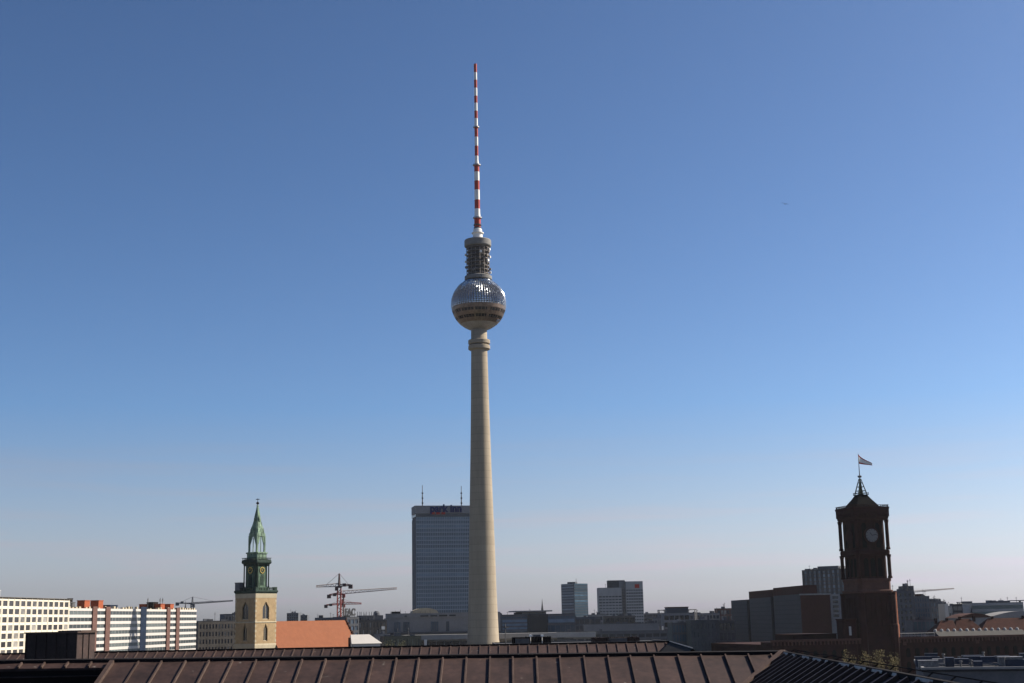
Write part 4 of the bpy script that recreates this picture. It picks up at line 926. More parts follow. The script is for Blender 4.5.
# ------------------------------------------------------------------ red brick town hall
def town_hall():
    d = 595; c = at(868.0, 600, d); rz = math.radians(14.1)
    root = thing('town_hall', 'dark red brick town hall with a square clock tower flying a flag', 'town hall', (c.x, c.y, 0), rz)
    P = lambda py: zat(866, py - 1.0, d - 8)
    h = 8.1; hb = 7.75; cr = hb - 1.5
    zA, zB, zC, zD, zE, zF = P(640), P(594), P(581), P(552), P(519), P(507.6)
    q = MB()
    q.sq([(h - .6, 0), (h - .6, zB)])
    for a in (-1, 1):
        for b in (-1, 1): q.sq([(1.7, 0), (1.7, P(626)), (1.45, P(625)), (1.45, zB - 1), (1.7, zB - .4), (1.7, zB)], c=(a * (h - 1.0), b * (h - 1.0)), ch=.45)
    # tall blind arcade ribs in the lower shaft
    for i in range(-2, 3):
        for s in (-1, 1): q.box(i * 2.35 - .45, i * 2.35 + .45, s * (h - .6) - .35, s * (h - .6) + .35, P(628), P(599)); q.box(s * (h - .6) - .35, s * (h - .6) + .35, i * 2.35 - .45, i * 2.35 + .45, P(628), P(599))
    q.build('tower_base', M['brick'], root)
    q = MB(); q.sq([(h - .1, zB), (h + .15, zB + .4), (h + .15, zB + 1.0), (h - .2, zB + 1.2), (hb - .15, zB + 1.3), (hb - .15, zC - .7), (hb + .15, zC - .3), (hb + .15, zC + .5), (hb, zC + .7)], ch=.18); q.build('string_course', M['brick_trim'], root)
    def stage(z0, z1, core, nm):
        q = MB(); q.sq([(core, z0), (core, z1)], ch=.09)
        # recessed twin openings framed by ribs on each face
        for u in (-core * .82, -core * .28, core * .28, core * .82):
            for s in (-1, 1): q.box(u - .35, u + .35, s * core - .4, s * core + .4, z0, z1); q.box(s * core - .4, s * core + .4, u - .35, u + .35, z0, z1)
        q.build(nm, M['brick'], root)
        for a in (-1, 1):
            for b in (-1, 1):
                q = MB(); cc = (a * (hb - .62), b * (hb - .62)); q.lathe([(.95, z0), (.95, z0 + .8), (.75, z0 + 1.1), (.75, z1 - 1.4), (.95, z1 - .7), (1.0, z1)], 12, cc); q.build('corner_column', M['brick'], root)
    stage(zC + .6, zD - 1.4, cr, 'lower_belfry'); stage(zD + .6, zE - .6, cr, 'upper_belfry')
    q = MB(); q.sq([(hb - .5, zD - 1.9), (hb + .05, zD - 1.4), (hb + .15, zD - .5), (hb + .15, zD + .2), (hb - .2, zD + .6)], ch=.12); q.build('belfry_floor', M['brick'], root)
    q = MB(); q.sq([(hb - .3, zE - .8), (hb + .1, zE), (hb + .15, zE + .8), (hb + .4, zE + 2.0), (hb + .45, zF - .9), (hb + .6, zF - .7), (hb + .6, zF), (hb + .2, zF + .02)])
    for i in range(-6, 7):
        for s in (-1, 1): q.box(i * 1.25 - .3, i * 1.25 + .3, s * (hb + .15) - .45, s * (hb + .15) + .45, zE + .7, zE + 2.1); q.box(s * (hb + .15) - .45, s * (hb + .15) + .45, i * 1.25 - .3, i * 1.25 + .3, zE + .7, zE + 2.1)
    q.build('cornice', M['brick'], root)
    q = MB()
    for s in (-1, 1):
        for i in range(-7, 8): q.box(i * 1.1 - .12, i * 1.1 + .12, s * (hb + .3) - .12, s * (hb + .3) + .12, zF, zF + .7); q.box(s * (hb + .3) - .12, s * (hb + .3) + .12, i * 1.1 - .12, i * 1.1 + .12, zF, zF + .7)
        q.box(-hb - .4, hb + .4, s * (hb + .3) - .16, s * (hb + .3) + .16, zF + .7, zF + .9); q.box(s * (hb + .3) - .16, s * (hb + .3) + .16, -hb - .4, hb + .4, zF + .7, zF + .9)
    q.build('parapet', M['brick'], root)
    # tall dark openings
    for z0, z1 in ((zC + 1.5, zD - 3), (zD + 1.5, zE - 2)):
        for u in (-3.1, 0, 3.1):
            if u == 0 and z0 > zD: continue
            q = MB(); q.box(u - 1.0, u + 1.0, -cr - .2, -cr + .05, z0, z1 - .6); q.box(u - .6, u + .6, -cr - .2, -cr + .05, z1 - .6, z1); q.build('belfry_opening', M['void'], root)
            q = MB(); q.box(-cr - .2, -cr + .05, u - 1.0, u + 1.0, z0, z1 - .6); q.box(-cr - .2, -cr + .05, u - .6, u + .6, z1 - .6, z1); q.build('belfry_opening', M['void'], root)
    # clock dials on the front and left faces
    zc = P(536.3); n = 32
    for sgn in (0, 1):
        def disc(r0, y0, y1, m, nm, par):
            f = (lambda u, y, z: (u, -y, z)) if not sgn else (lambda u, y, z: (-y, -u, z))
            q = MB(); q.add([f(r0 * math.cos(6.2832 * i / n), y1, zc + r0 * math.sin(6.2832 * i / n)) for i in range(n)] + [f(r0 * math.cos(6.2832 * i / n), y0, zc + r0 * math.sin(6.2832 * i / n)) for i in range(n)],
                            [tuple(range(n)), tuple(range(n, 2 * n))[::-1]] + [(i, i + n, (i + 1) % n + n, (i + 1) % n) for i in range(n)])
            return q.build(nm, m, par)
        hc = cr
        if sgn == 0:
            fr = disc(3.5, hc + .0, hc + .9, M['brick'], 'clock_surround', root)
            dl = disc(2.75, hc + .5, hc + 1.0, M['dial'], 'clock_face', root)
            q = MB()
            for a, ln in ((2.2, 1.5), (.2, 2.2)): q.bar((0, -hc - 1.08, zc), (ln * math.cos(a), -hc - 1.08, zc + ln * math.sin(a)), .1)
            for i in range(12): a = i * math.pi / 6; q.bar((2.2 * math.cos(a), -hc - 1.03, zc + 2.2 * math.sin(a)), (2.6 * math.cos(a), -hc - 1.03, zc + 2.6 * math.sin(a)), .1)
            q.build('clock_hand', M['black_metal'], dl)
        else:
            disc(3.0, hc, hc + .6, M['brick'], 'clock_surround', root)
    # roof, lattice lantern, flag
    q = MB(); z = P; q.sq([(5.6, zF + .02), (4.6, z(503.8)), (3.1, z(499)), (2.2, z(495.6)), (2.0, z(495))]); q.build('roof', M['slate_blk'], root)
    q = MB(); q.sq([(2.1, z(495)), (2.4, z(494.6)), (2.4, z(494.2))])
    for s in (-1, 1):
        for a in (-1, 1): q.bar((s * 2.3, a * 2.3, z(494.4)), (s * 2.3, a * 2.3, z(492)), .16)
        q.bar((s * 2.3, -2.3, z(492.6)), (s * 2.3, 2.3, z(492.6)), .12); q.bar((-2.3, s * 2.3, z(492.6)), (2.3, s * 2.3, z(492.6)), .12)
    q.build('roof_platform', M['slate_blk'], root)
    q = MB()
    for a in (-1, 1):
        for b in (-1, 1): q.bar((a * 1.9, b * 1.9, z(494.3)), (a * .3, b * .3, z(478)), .3, r2=.2)
    for f in (.25, .5, .75):
        e = 1.9 - 1.6 * f; zz = z(494.3) + (z(478) - z(494.3)) * f
        for s in (-1, 1): q.bar((-e, s * e, zz), (e, s * e, zz), .14); q.bar((s * e, -e, zz), (s * e, e, zz), .14)
    q.sq([(.45, z(494)), (.3, z(480))])
    q.build('lattice_lantern', M['patina_dk'], root)
    q = MB(); q.bar((0, 0, z(479)), (0, 0, z(452.4)), .22, n=6, r2=.1); q.lathe([(.1, z(477)), (.8, z(476.4)), (.9, z(475)), (.1, z(474.2))], 10); q.build('flagpole', M['grey_dk'], root)
    q = MB(); nU = 10; top = []; zt, zb = z(453.2), z(461.8); m = []
    for i in range(nU + 1):
        f = i / nU; u = 5.6 * f; yw = .5 * math.sin(f * 5)
        top.append(((u + .1, yw, zt - f ** .8 * (zt - zb) * 1.05), (u + .1, yw + .03, max(zb - .3 - f * .9, zb - 1.4) - .0)))
    for i in range(nU):
        (a, b), (c_, e_) = top[i], top[i + 1]
        L3 = lambda p, q_, t: tuple(p[k] + (q_[k] - p[k]) * t for k in range(3))
        for t0, t1, mi in ((0, .2, 1), (.2, .8, 0), (.8, 1, 1)):
            P4 = [L3(a, b, t0), L3(c_, e_, t0), L3(c_, e_, t1), L3(a, b, t1)]
            q.hexa([*P4, *[(x, y + .05, zz) for x, y, zz in P4]], mi)
    fl = q.build('flag', [M['white'], M['red']], root); fl.rotation_euler = (0, 0, math.radians(-10))
    # body
    zr = P(641.2)
    q = MB(); q.box(-48, -h - .3, .6 - h, 4, 0, zr); q.box(h + .3, 80, .6 - h, 4, 0, zr); q.box(-48, 80, 4.01, 62, 0, zr - 1.0)
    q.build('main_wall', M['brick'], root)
    q = MB()
    for x0, x1 in ((-48.4, -h - .25), (h + .25, 80.4)):
        q.box(x0, x1, -h - .1, -h + 1.5, zr + .01, zr + .9)
        n = int((x1 - x0) / 1.6)
        for i in range(n): x = x0 + (x1 - x0) * (i + .5) / n; q.box(x - .35, x + .35, .0 - h, .55 - h, zr - 1.4, zr - .02)
    q.build('cornice', M['brick_trim'], root)
    k = 0; src = None
    for i in range(30):
        x = -46 + i * 4.2
        if abs(x) < h + 1.8: continue
        for z0 in (4, 10, 15.5):
            if z0 + 3.6 > zr - 1.6: continue
            p = (x, -h + .45, z0)
            if src is None: qq = MB(); qq.box(-.9, .9, 0, .14, 0, 3.0); qq.box(-.55, .55, 0, .14, 3.0, 3.5); src = qq.build('window', M['void'], root, p)
            else: inst(src, root, p)
    q = MB(); q.lathe([(1.25, 0), (1.25, P(626.5)), (1.0, P(625.5)), (1.0, P(594)), (1.2, P(593))], 8, (h + .8, -h + 1.9), a0=.2); q.build('corner_turret', M['sunlit_brick'], root)  # added turret, placed and coloured to show a sunlit strip at the tower's edge
    # left corner pavilion
    q = MB(); q.sq([(3.2, 0), (3.2, P(621)), (3.5, P(620.4)), (3.5, P(619.3))], c=(-13.0, -4.6), ch=.2); q.build('corner_pavilion', M['brick'], root)
    q = MB(); q.box(-13.7, -12.7, -7.96, -7.8, P(636), P(627)); q.build('window', M['grey_lt'], root)
    q = MB(); q.box(-34, -14.5, 2, 20, zr - 1, P(634.5)); q.box(-34.4, -14.2, 1.6, 20.4, P(634.5), P(634)); q.build('rear_wing', M['brick'], root)
    # roof kit on the right
    random.seed(11)
    for i in range(16):
        x = h + 1 + i * 1.25 + random.random(); y = random.uniform(-2, 10); zz = zr + .3 + random.uniform(.3, 2.0); r = random.uniform(.3, .9)
        q = MB(); q.box(x - r, x + r, y - .6, y + .6, zr - 1, zz); q.build('roof_unit', random.choice([M['grey_dk'], M['lead'], M['slate']]), root)
    q = MB()
    for z_ in (zr + 2.4, zr + 1.4): q.bar((4.5, -h + 1.2, z_), (26, -h + 1.2, z_), .09)
    for k in range(8): x = 4.5 + k * 3.05; q.bar((x, -h + 1.2, zr), (x, -h + 1.2, zr + 2.4), .08)
    q.build('railing', M['grey_lt'], root)
    q = MB(); zz = P(634.4); q.add([(35, 2, zr - .9), (80, 2, zr - .9), (80, 12, zz), (37, 12, zz), (35, 22, zr - .9), (80, 22, zr - .9)], [(0, 1, 2, 3), (3, 2, 5, 4), (0, 3, 4)]); q.build('courtyard_roof', M['courtyard'], root)
    for k in range(14):
        x = 37.5 + k * 3.1; q = MB(); q.lathe([(.75, zz - .3), (.75, zz + .35), (.5, zz + .75), (.1, zz + .95)], 8, (x, 12)); q.build('skylight', M['grey_lt'], root)
    for x in (11.0, 45.0):
        q = MB(); q.box(x - .8, x + .8, -h - .2, -h - .11, zr - 2.4, zr - .9); q.build('emblem', M['brick_trim'], root)
M['slate_blk'] = mat('black_slate', (0.006, 0.0065, 0.007), 0.9, var=0.2, spec=0.02)
town_hall()

# ------------------------------------------------------------------ right side rooftops
row('apartment_block', 'stepped blue grey flats with rows of small balconies right beside the clock tower', (893, 780), (913.5, 780), 591.0, 16, M['slate'], M['glass_black'], (14, 4), 'win', 1.3, 1.3)
row('apartment_block', 'taller narrow grey end block of the flats right of the clock tower', (905, 800), (914.6, 800), 586.2, 12, M['grey_dk'], M['glass_black'], (15, 2), 'win', 1.3, 1.3)
def right_blocks():
    root, L, H = row('office_building', 'grey glass block with a small red roof hut under the pale crane', (914, 900), (929.6, 900), 596.4, 16, M['slate'], M['glass_blue'], (13, 6), 'win', .8, 1.2)
    q = MB(); q.box(lx(root, L, 919.5), lx(root, L, 925.5), 3, 9, H, zat(922, 593.8, 900)); q.build('roof_unit', M['brick_or'], root)
    root, L, H = row('office_building', 'rounded grey glass block between the red hut block and the white slab end', (929.8, 930), (944, 930), 601.6, 16, M['slate'], M['glass_blue'], (12, 5), 'win', .8, 1.2)
    q = MB(); q.lathe([(4, H), (3.8, H + 1.6), (3, H + 2)], 14, (L * .55, 6)); q.build('roof_unit', M['slate'], root)
    row('slab_building', 'thin bright white slab end standing between the grey blocks and the banded office', (944.2, 900), (947.6, 900), 603.8, 14, M['panel_white'], None, (0, 0))
    row('office_building', 'low hazy grey block between the white slab end and the banded office', (947.8, 1100), (956, 1100), 606, 14, M['grey'], M['glass'], (9, 3))
right_blocks()
def banded_office():
    root, L, H = building('office_building', 'long blue green office with horizontal glass bands and rooftop canopies at the far right', 'building', (962, 860), (1023, 850), 603.4, 20, M['grey_lt'], M['glass_teal'], (10, 1), 'band', .3, 1.5, sides={'left': (10, 1)})
    for p0, p1, py in ((962, 973, 601.4), (991, 1011, 601.0)):
        q = MB(); q.box(lx(root, L, p0), lx(root, L, p1), 2, 12, H, zat(p0, py, 858)); q.build('roof_unit', M['slate'], root)
    q = MB(); z = zat(1015, 601, 855); q.box(lx(root, L, 1010), lx(root, L, 1030), 2, 14, z, z + .5); q.box(lx(root, L, 1020), lx(root, L, 1022), 3, 5, H, z); q.build('canopy_roof', M['grey'], root)
    q = MB(); z = zat(955, 602.8, 870); q.box(-3.4, -.2, 0, 3, z, z + .4); q.bar((-2.8, 1.5, 0), (-2.8, 1.5, z), .3); q.build('corner_canopy', M['slate'], root)
M['glass_teal'] = glass('teal_glass', (0.06, 0.10, 0.11), 0.2)
banded_office()
building('office_building', 'dark blue block end joined in front of the banded office', 'building', (951.8, 850), (961.8, 846), 604.4, 14, M['navy'], M['glass_blue'], (10, 2), 'band', .4, 1.2)
row('office_building', 'teal fronted low building with a flat pinkish roof edge right of the clock tower', (911, 690), (933, 690), 620.2, 14, M['slate'], M['glass_teal'], (6, 5), 'band', .3, .9, roofm=M['brick_trim'])
def red_house(label, p0, p1, d, pyr, pye, hip0, hip1, depth=14):
    a = at(p0, 600, d); b = at(p1, 600, d); root = thing('tiled_house', label, 'house', (a.x, a.y, 0), 0, 'old houses with red tiled roofs')
    L = b.x - a.x; zr = zat((p0 + p1) / 2, pyr, d); ze = zat((p0 + p1) / 2, pye, d)
    q = MB(); q.box(.3, L - .3, .3, depth - .3, 0, ze); q.build('wall', M['brick'], root)
    q = MB(); q.loft([[(-.2, -.4, ze + .01), (L + .2, -.4, ze + .01), (L + .2, depth + .4, ze + .01), (-.2, depth + .4, ze + .01)], [(hip0, depth / 2 - .1, zr), (L - hip1, depth / 2 - .1, zr), (L - hip1, depth / 2 + .1, zr), (hip0, depth / 2 + .1, zr)]])
    q.build('roof', M['tile_dk'], root)
    src = None
    for k in range(max(2, int(L / 4))):
        x = 2 + k * 4
        for z in (3, 6.5, 10):
            if z + 2 < ze and x + 1.2 < L:
                if src is None: qq = MB(); qq.box(0, 1.1, .1, .29, 0, 1.8); src = qq.build('window', M['glass_black'], root, (x, 0, z))
                else: inst(src, root, (x, 0, z))
    q = MB()
    for f in (.3, .75):
        q = MB(); q.box(L * f - .6, L * f + .6, depth * .5 - .5, depth * .5 + .5, zr - 1.5, zr + 1.0); q.build('chimney', M['brick'], root)
red_house('left red tiled house of three behind the town hall roof, hipped at its left', 931, 956, 660, 620.5, 634, 6, 0)
red_house('middle red tiled house of the three behind the town hall roof', 953, 985, 680, 618.6, 634, 3, 6)
red_house('right and broadest red tiled house, cut off by the picture edge', 976, 1045, 700, 618.0, 634, 8, 0, 18)
def vault(label, p0, p1, d, pyt, pyb, m):
    a = at(p0, 600, d); b = at(p1, 600, d); root = thing('vaulted_hall', label, 'hall', (a.x, a.y, 0)); L = b.x - a.x; zb = zat(p0, pyb, d); zt = zat(p0, pyt, d); n = 12
    q = MB(); q.box(.2, L - .2, 0.2, 24, 0, zb); q.build('wall', M['grey'], root)
    r = lambda y: [(L * i / n, y, zb + .01 + (zt - zb) * math.sin(math.pi * i / n)) for i in range(n + 1)]
    q = MB(); q.loft([r(0), r(25)]); q.build('vault_roof', m, root)
vault('dark low vaulted roof above the middle red tiled house', 957, 992, 790, 613.6, 618, M['brick_or'])
vault('pale low vaulted roof above the right red tiled house', 986, 1050, 800, 611.8, 618, M['grey'])

# nearer flat roofs beyond the right copper ridge
def near_roofs():
    d = 190; a = at(918, 600, d); root = thing('flat_roof_building', 'near flat grey roof crowded with pipes and blue grey plant boxes at lower right', 'building', (a.x, a.y, 0), math.radians(-14))
    H = zat(960, 669, d); L = 40
    q = MB(); q.box(0, L, 0, 34, 0, H - .3); q.build('wall', M['slate'], root)
    q = MB(); q.box(-.2, L + .2, -.2, 34.2, H - .29, H); q.build('roof', M['grey_roof'], root)
    q = MB()
    for y in (-.2, 33.8): q.box(-.2, L + .2, y, y + .4, H + .002, H + .3)
    q.box(-.2, .2, .3, 33.7, H + .002, H + .3); q.build('parapet', M['grey'], root)
    random.seed(21)
    for i in range(26):
        x = random.uniform(.5, 15); y = random.uniform(3, 28); sx, sy = random.uniform(.5, 1.6), random.uniform(.5, 1.2); z = random.uniform(.5, 1.5)
        if i > 15: x = random.uniform(7, 22); z *= .8
        q = MB(); q.box(x - sx, x + sx, y - sy, y + sy, H, H + z); q.box(x - sx - .06, x + sx + .06, y - sy - .06, y + sy + .06, H + z, H + z + .07)
        q.build('plant_box', M['plant_blue'] if i % 4 else M['lead'], root)
    for i in range(12):
        x = random.uniform(3, 20); y = random.uniform(5, 30); z = random.uniform(.6, 1.3)
        q = MB(); q.lathe([(.12, H), (.12, H + z), (.22, H + z + .02), (.22, H + z + .22)], 8, (x, y)); q.build('vent_pipe', M['lead'], root)
    for k in range(4):
        y = 8 + k * 6; q = MB(); q.bar((1, y, H + .25), (22, y + 1, H + .25), .1, n=6)
        for j in range(8): q.box(1.4 + j * 2.8, 1.55 + j * 2.8, y - .1, y + .4, H, H + .2)
        q.build('pipe_run', M['lead'], root)
M['grey_roof'] = mat('bitumen_roof', (0.03, 0.03, 0.033), 0.9, var=0.3, scale=0.3)
M['plant_blue'] = mat('plant_box_blue_grey', (0.045, 0.051, 0.069), 0.6, var=0.2)
near_roofs()

# ------------------------------------------------------------------ trees
def tree(label, px, d, pyt, wpx, leaf, seed, group, zb=.35, dens=900, ls=.35):
    random.seed(seed); p = at(px, 640, d); root = thing('broadleaf_tree', label, 'tree', (p.x, p.y, 0), 0, group)
    H = zat(px, pyt, d); R_ = rad(px, pyt, d, wpx)
    q = MB(); tips = []
    pts = [Vector((0, 0, 0)), Vector((.1, .1, H * .18)), Vector((.3, -.1, H * .4))]
    q.bar(pts[0], pts[1], .42, n=8, r2=.33); q.bar(pts[1], pts[2], .33, n=8, r2=.24)
    for i in range(9):
        a = 6.283 * i / 9 + random.random() * .5; b = pts[1].lerp(pts[2], .3 + .7 * random.random())
        e = Vector((R_ * .75 * math.cos(a) * random.uniform(.5, 1), R_ * .75 * math.sin(a) * random.uniform(.5, 1), H * random.uniform(.6, .95)))
        m_ = b.lerp(e, .5) + Vector((0, 0, H * .05)); q.bar(b, m_, .16, n=5, r2=.1); q.bar(m_, e, .1, n=4, r2=.03); tips += [m_, e]
        for k in range(3):
            e2 = m_.lerp(e, random.random()) + Vector((random.uniform(-1, 1) * R_ * .3, random.uniform(-1, 1) * R_ * .3, random.uniform(.0, .12) * H)); e2.z = min(e2.z, H); q.bar(m_, e2, .06, n=3, r2=.02); tips.append(e2)
    q.build('trunk', M['trunk'], root)
    q = MB()
    for t in tips:
        for k in range(dens // len(tips)):
            c = t + Vector((random.gauss(0, R_ * .16), random.gauss(0, R_ * .16), random.gauss(0, H * .05)))
            if c.z > H: c.z = H - random.random()
            u = Vector((random.gauss(0, 1), random.gauss(0, 1), random.gauss(0, 1))).normalized(); v = u.orthogonal().normalized(); s = ls * random.uniform(.5, 1.2)
            q.add([c - u * s, c + v * s * .55, c + u * s, c - v * s * .55], [(0, 1, 2, 3)])
    q.build('crown', leaf, root)
for i, (px, pyt, w_) in enumerate(((848, 649.6, 16), (862, 648.6, 18), (877, 649.4, 18), (890, 652, 14))):
    tree(('leftmost yellowish spring tree below the clock tower', 'second yellowish spring tree from the left below the clock tower', 'third yellowish spring tree from the left below the clock tower', 'rightmost and lowest yellowish spring tree below the clock tower')[i],
         px, 420, pyt, w_, M['spring'], 30 + i, 'spring trees in front of the town hall', dens=1400, ls=.3)
for i, (px, d, pyt, w_) in enumerate(((388, 640, 640.2, 16), (401, 650, 639.6, 16))):
    tree(('left of two dull grey green trees in front of the low stone annex', 'right of two dull grey green trees in front of the low stone annex')[i], px, d, pyt, w_, M['bare'], 50 + i, 'trees by the annex', dens=900, ls=.4)

# ------------------------------------------------------------------ near copper roofs
def strip_seams(q, e0, e1, down, n, w_, hgt, nrm, l0=0.0, cut=None):
    """standing seams: along e0->e1, each running down the slope"""
    e0, e1, down, nrm = Vector(e0), Vector(e1), Vector(down), Vector(nrm); al = (e1 - e0).normalized()
    for i in range(n + 1):
        p = e0.lerp(e1, i / n); dn = down if cut is None else down * cut(i / n)
        a = p + down.normalized() * l0; b = p + dn
        if (b - a).length < .05: continue
        pts = [a - al * w_ / 2, a + al * w_ / 2, b + al * w_ / 2, b - al * w_ / 2]
        q.hexa([v - nrm * .01 for v in pts] + [v + nrm * hgt for v in pts])

def courtyard_roof(label, Yr, xl, xr, zl, zr, seam, slope, xend, yend, wslope, wseam, depth, near):
    """front slope facing the viewer plus a wing on the right whose ridge runs toward the viewer"""
    root = thing('copper_roof_building', label, 'building')
    RL = Vector((xl, Yr, zl)); RR = Vector((xr, Yr, zr))
    Zr = lambda x: zl + (zr - zl) * (x - xl) / (xr - xl)
    Xr = lambda y: xr + (xend - xr) * (Yr - y) / (Yr - yend)
    yb = Yr - depth
    dx = slope * depth / wslope
    vb = Vector((Xr(yb) - dx, yb, zr - slope * depth))
    n = Vector((0, -slope, 1)).normalized()
    BL = Vector((xl, yb, zl - slope * depth))
    return root, RL, RR, BL, vb, n, Zr, Xr, yb, dx

def front_roof():
    Yr = 38.0
    xl, xr = at(-140, 600, Yr).x, at(781, 600, Yr).x
    zl = zat(60, 660.6, Yr) ; zr = zat(780, 653.4, Yr)
    slope = .40; depth = 9.0; wsl = .60
    xe, ye = 5.4, 9.0
    root, RL, RR, BL, vb, n, Zr, Xr, yb, dx = courtyard_roof('nearest brown copper roof with standing seams and a wing along its right side', Yr, xl, xr, zl, zr, .62, slope, xe, ye, wsl, .62, depth, True)
    xv = at(114, 600, 37.8).x                     # verge of the recess at the left
    yb2 = 37.62
    S_ = lambda x, y: Vector((x, y, Zr(x) - slope * (Yr - y)))
    q = MB()
    # panels between the seams, each a little out of plane
    xs = [xl + k * .625 for k in range(int((xr - xl) / .625) + 1)]
    random.seed(4)
    off = at(512.4, 600, Yr).x; k0 = math.floor((xl - off) / .625); seams = []
    k = k0
    while off + k * .625 < xr: seams.append(off + k * .625 + random.uniform(-.015, .015)); k += 1
    edges = [xl] + [s for s in seams if s > xl + .1] + [xr]
    def vy(x):                                     # where a seam meets the valley
        t = (xr - x) / max(1e-6, (xr - vb.x)); return max(yb, Yr - depth * t) if x > vb.x else yb
    T = .03
    for a, b in zip(edges[:-1], edges[1:]):
        if b <= xv + .01: ya, ybb = yb2, yb2
        elif a < xv < b:
            P_ = [S_(a, yb2), S_(xv, yb2), S_(xv, Yr), S_(a, Yr)]; q.hexa([v - n * T for v in P_] + P_); a = xv; ya, ybb = vy(a), vy(b)
        else: ya, ybb = vy(a), vy(b)
        P_ = [S_(a, ya), S_(b, ybb), S_(b, Yr), S_(a, Yr)]
        tw = random.uniform(-.006, .006); P_ = [P_[0] + n * tw, P_[1] - n * tw, P_[2] - n * tw, P_[3] + n * tw]
        q.hexa([v - n * T for v in P_] + P_)
    for s in edges[1:-1]:
        yy = yb2 if s < xv - .02 else vy(s)
        if abs(s - xv) < .1: continue
        a, b = S_(s, Yr - .10), S_(s, yy)
        lean = random.uniform(-.012, .012)
        for w0, w1, h0, h1 in ((-.02, .02, -.01, .055),):
            P_ = [a + Vector((w0, 0, 0)), a + Vector((w1, 0, 0)), b + Vector((w1, 0, 0)), b + Vector((w0, 0, 0))]
            q.hexa([v + n * h0 for v in P_] + [v + n * h1 + Vector((lean, 0, 0)) for v in P_], 1)
    q.build('front_slope', [M['copper'], M['copper_seam']], root)
    q = MB(); a, b = S_(xv, Yr - .12), S_(xv, yb)
    P_ = [a + Vector((-.06, 0, 0)), a + Vector((.05, 0, 0)), b + Vector((.05, 0, 0)), b + Vector((-.06, 0, 0))]
    q.hexa([v - n * .05 for v in P_] + [v + n * .1 for v in P_]); q.build('verge', M['copper_seam'], root)
    # ridge board
    q = MB()
    q.hexa([(xl, Yr - .05, zl - .1), (xr + .1, Yr - .05, zr - .1), (xr + .1, Yr + .25, zr - .1), (xl, Yr + .25, zl - .1), (xl, Yr - .05, zl + .055), (xr + .1, Yr - .05, zr + .055), (xr + .1, Yr + .25, zr + .075), (xl, Yr + .25, zl + .075)])
    q.build('ridge_cap', M['black_metal'], root)
    # recess at the left: sheer side coloured black for its shade, sill line and floor
    q = MB(); za = zl - slope * (Yr - yb2)
    q.box(xl, xv - .08, yb2 + .02, yb2 + .2, za - 2.2, za - .05); q.box(xv - .07, xv + .02, yb, yb2, za - 3, S_(xv, yb).z - .06 if False else za - 3 + .01)
    q.add([(xv, yb2, za - 2.2), (xv, yb, za - 5.5), (xv, yb, S_(xv, yb).z - .04), (xv, yb2, S_(xv, yb2).z - .04)], [(0, 1, 2, 3)])
    q.build('recess_wall', M['black_metal'], root)
    q = MB(); q.box(xl, xv - .1, yb2 - .10, yb2 + .01, za - .27, za - .235); q.box(xl, xv - .1, yb2 - .05, yb2 + .01, za - .10, za - .05); q.build('sill', M['copper_dark'], root)
    q = MB(); q.box(xl, xv, yb, yb2, za - 2.6, za - 2.2); q.build('recess_floor', M['copper_dark'], root)
    # right wing: slope facing left
    ridge = lambda y: Vector((Xr(y), y, zr))
    def W(y, t): return Vector((Xr(y) - t, y, zr - wsl * t))
    nw = Vector((-wsl, 0, 1)).normalized()
    tmax = lambda y: min(dx, (Yr - y) * slope / wsl) if y > yb else dx
    N = 37; q = MB(); st = (Yr - ye) / N
    for i in range(N):
        y0, y1 = Yr - st * i, Yr - st * (i + 1)
        P_ = [W(y0, 0), W(y0, tmax(y0) + 1e-3), W(y1, tmax(y1)), W(y1, 0)]
        q.hexa([v - nw * .03 for v in P_] + P_)
    for i in range(1, N):
        y = Yr - st * i + random.uniform(-.02, .02); t = tmax(y)
        a, b = W(y, .06), W(y, t)
        P_ = [a + Vector((0, -.035, 0)), a + Vector((0, .035, 0)), b + Vector((0, .035, 0)), b + Vector((0, -.035, 0))]
        q.hexa([v - nw * .01 for v in P_] + [v + nw * .075 for v in P_], 1)
    q.build('wing_slope', [M['copper_wing'], M['copper_seam']], root)
    q = MB(); a = RR + Vector((-.05, -.1, .03)); b = vb + Vector((0, 0, .03)); sd = Vector((.07, 0, 0))
    q.hexa([a - sd, a + sd, b + sd, b - sd, a - sd + Vector((0, 0, .07)), a + sd + Vector((0, 0, .07)), b + sd + Vector((0, 0, .07)), b - sd + Vector((0, 0, .07))]); q.build('valley_flashing', M['copper_seam'], root)
    q = MB(); a, b = ridge(Yr), ridge(ye)
    q.hexa([a + Vector((-.07, 0, -.04)), a + Vector((.07, 0, -.04)), b + Vector((.07, 0, -.04)), b + Vector((-.07, 0, -.04)), a + Vector((-.05, 0, .055)), a + Vector((.05, 0, .055)), b + Vector((.05, 0, .055)), b + Vector((-.05, 0, .055))]); q.build('ridge_cap', M['black_metal'], root)
    for i in range(16):
        y0 = Yr - .4 - i * 1.75; y1 = y0 - random.uniform(.3, 1.2); a, b = ridge(y0), ridge(y1)
        if y1 < ye: break
        q = MB(); q.hexa([a + Vector((-.085, 0, -.01)), a + Vector((-.065, 0, .02)), b + Vector((-.065, 0, .02)), b + Vector((-.085, 0, -.01)), a + Vector((-.085, 0, 0.0)), a + Vector((-.065, 0, .045)), b + Vector((-.065, 0, .045)), b + Vector((-.085, 0, 0.0))]); q.build('lead_patch', M['lead'], root)
    q = MB(); q.bar(ridge(Yr - 1) + Vector((.14, 0, .115)), ridge(ye) + Vector((.14, 0, .115)), .010, n=5)
    for i in range(20): y = Yr - 1 - i * 1.4; p = ridge(y) + Vector((.14, 0, 0)); q.bar(p + Vector((-.1, 0, .04)), p + Vector((0, 0, .115)), .012)
    q.build('lightning_wire', M['black_metal'], root)
    # far slopes and walls down to the ground
    q = MB()
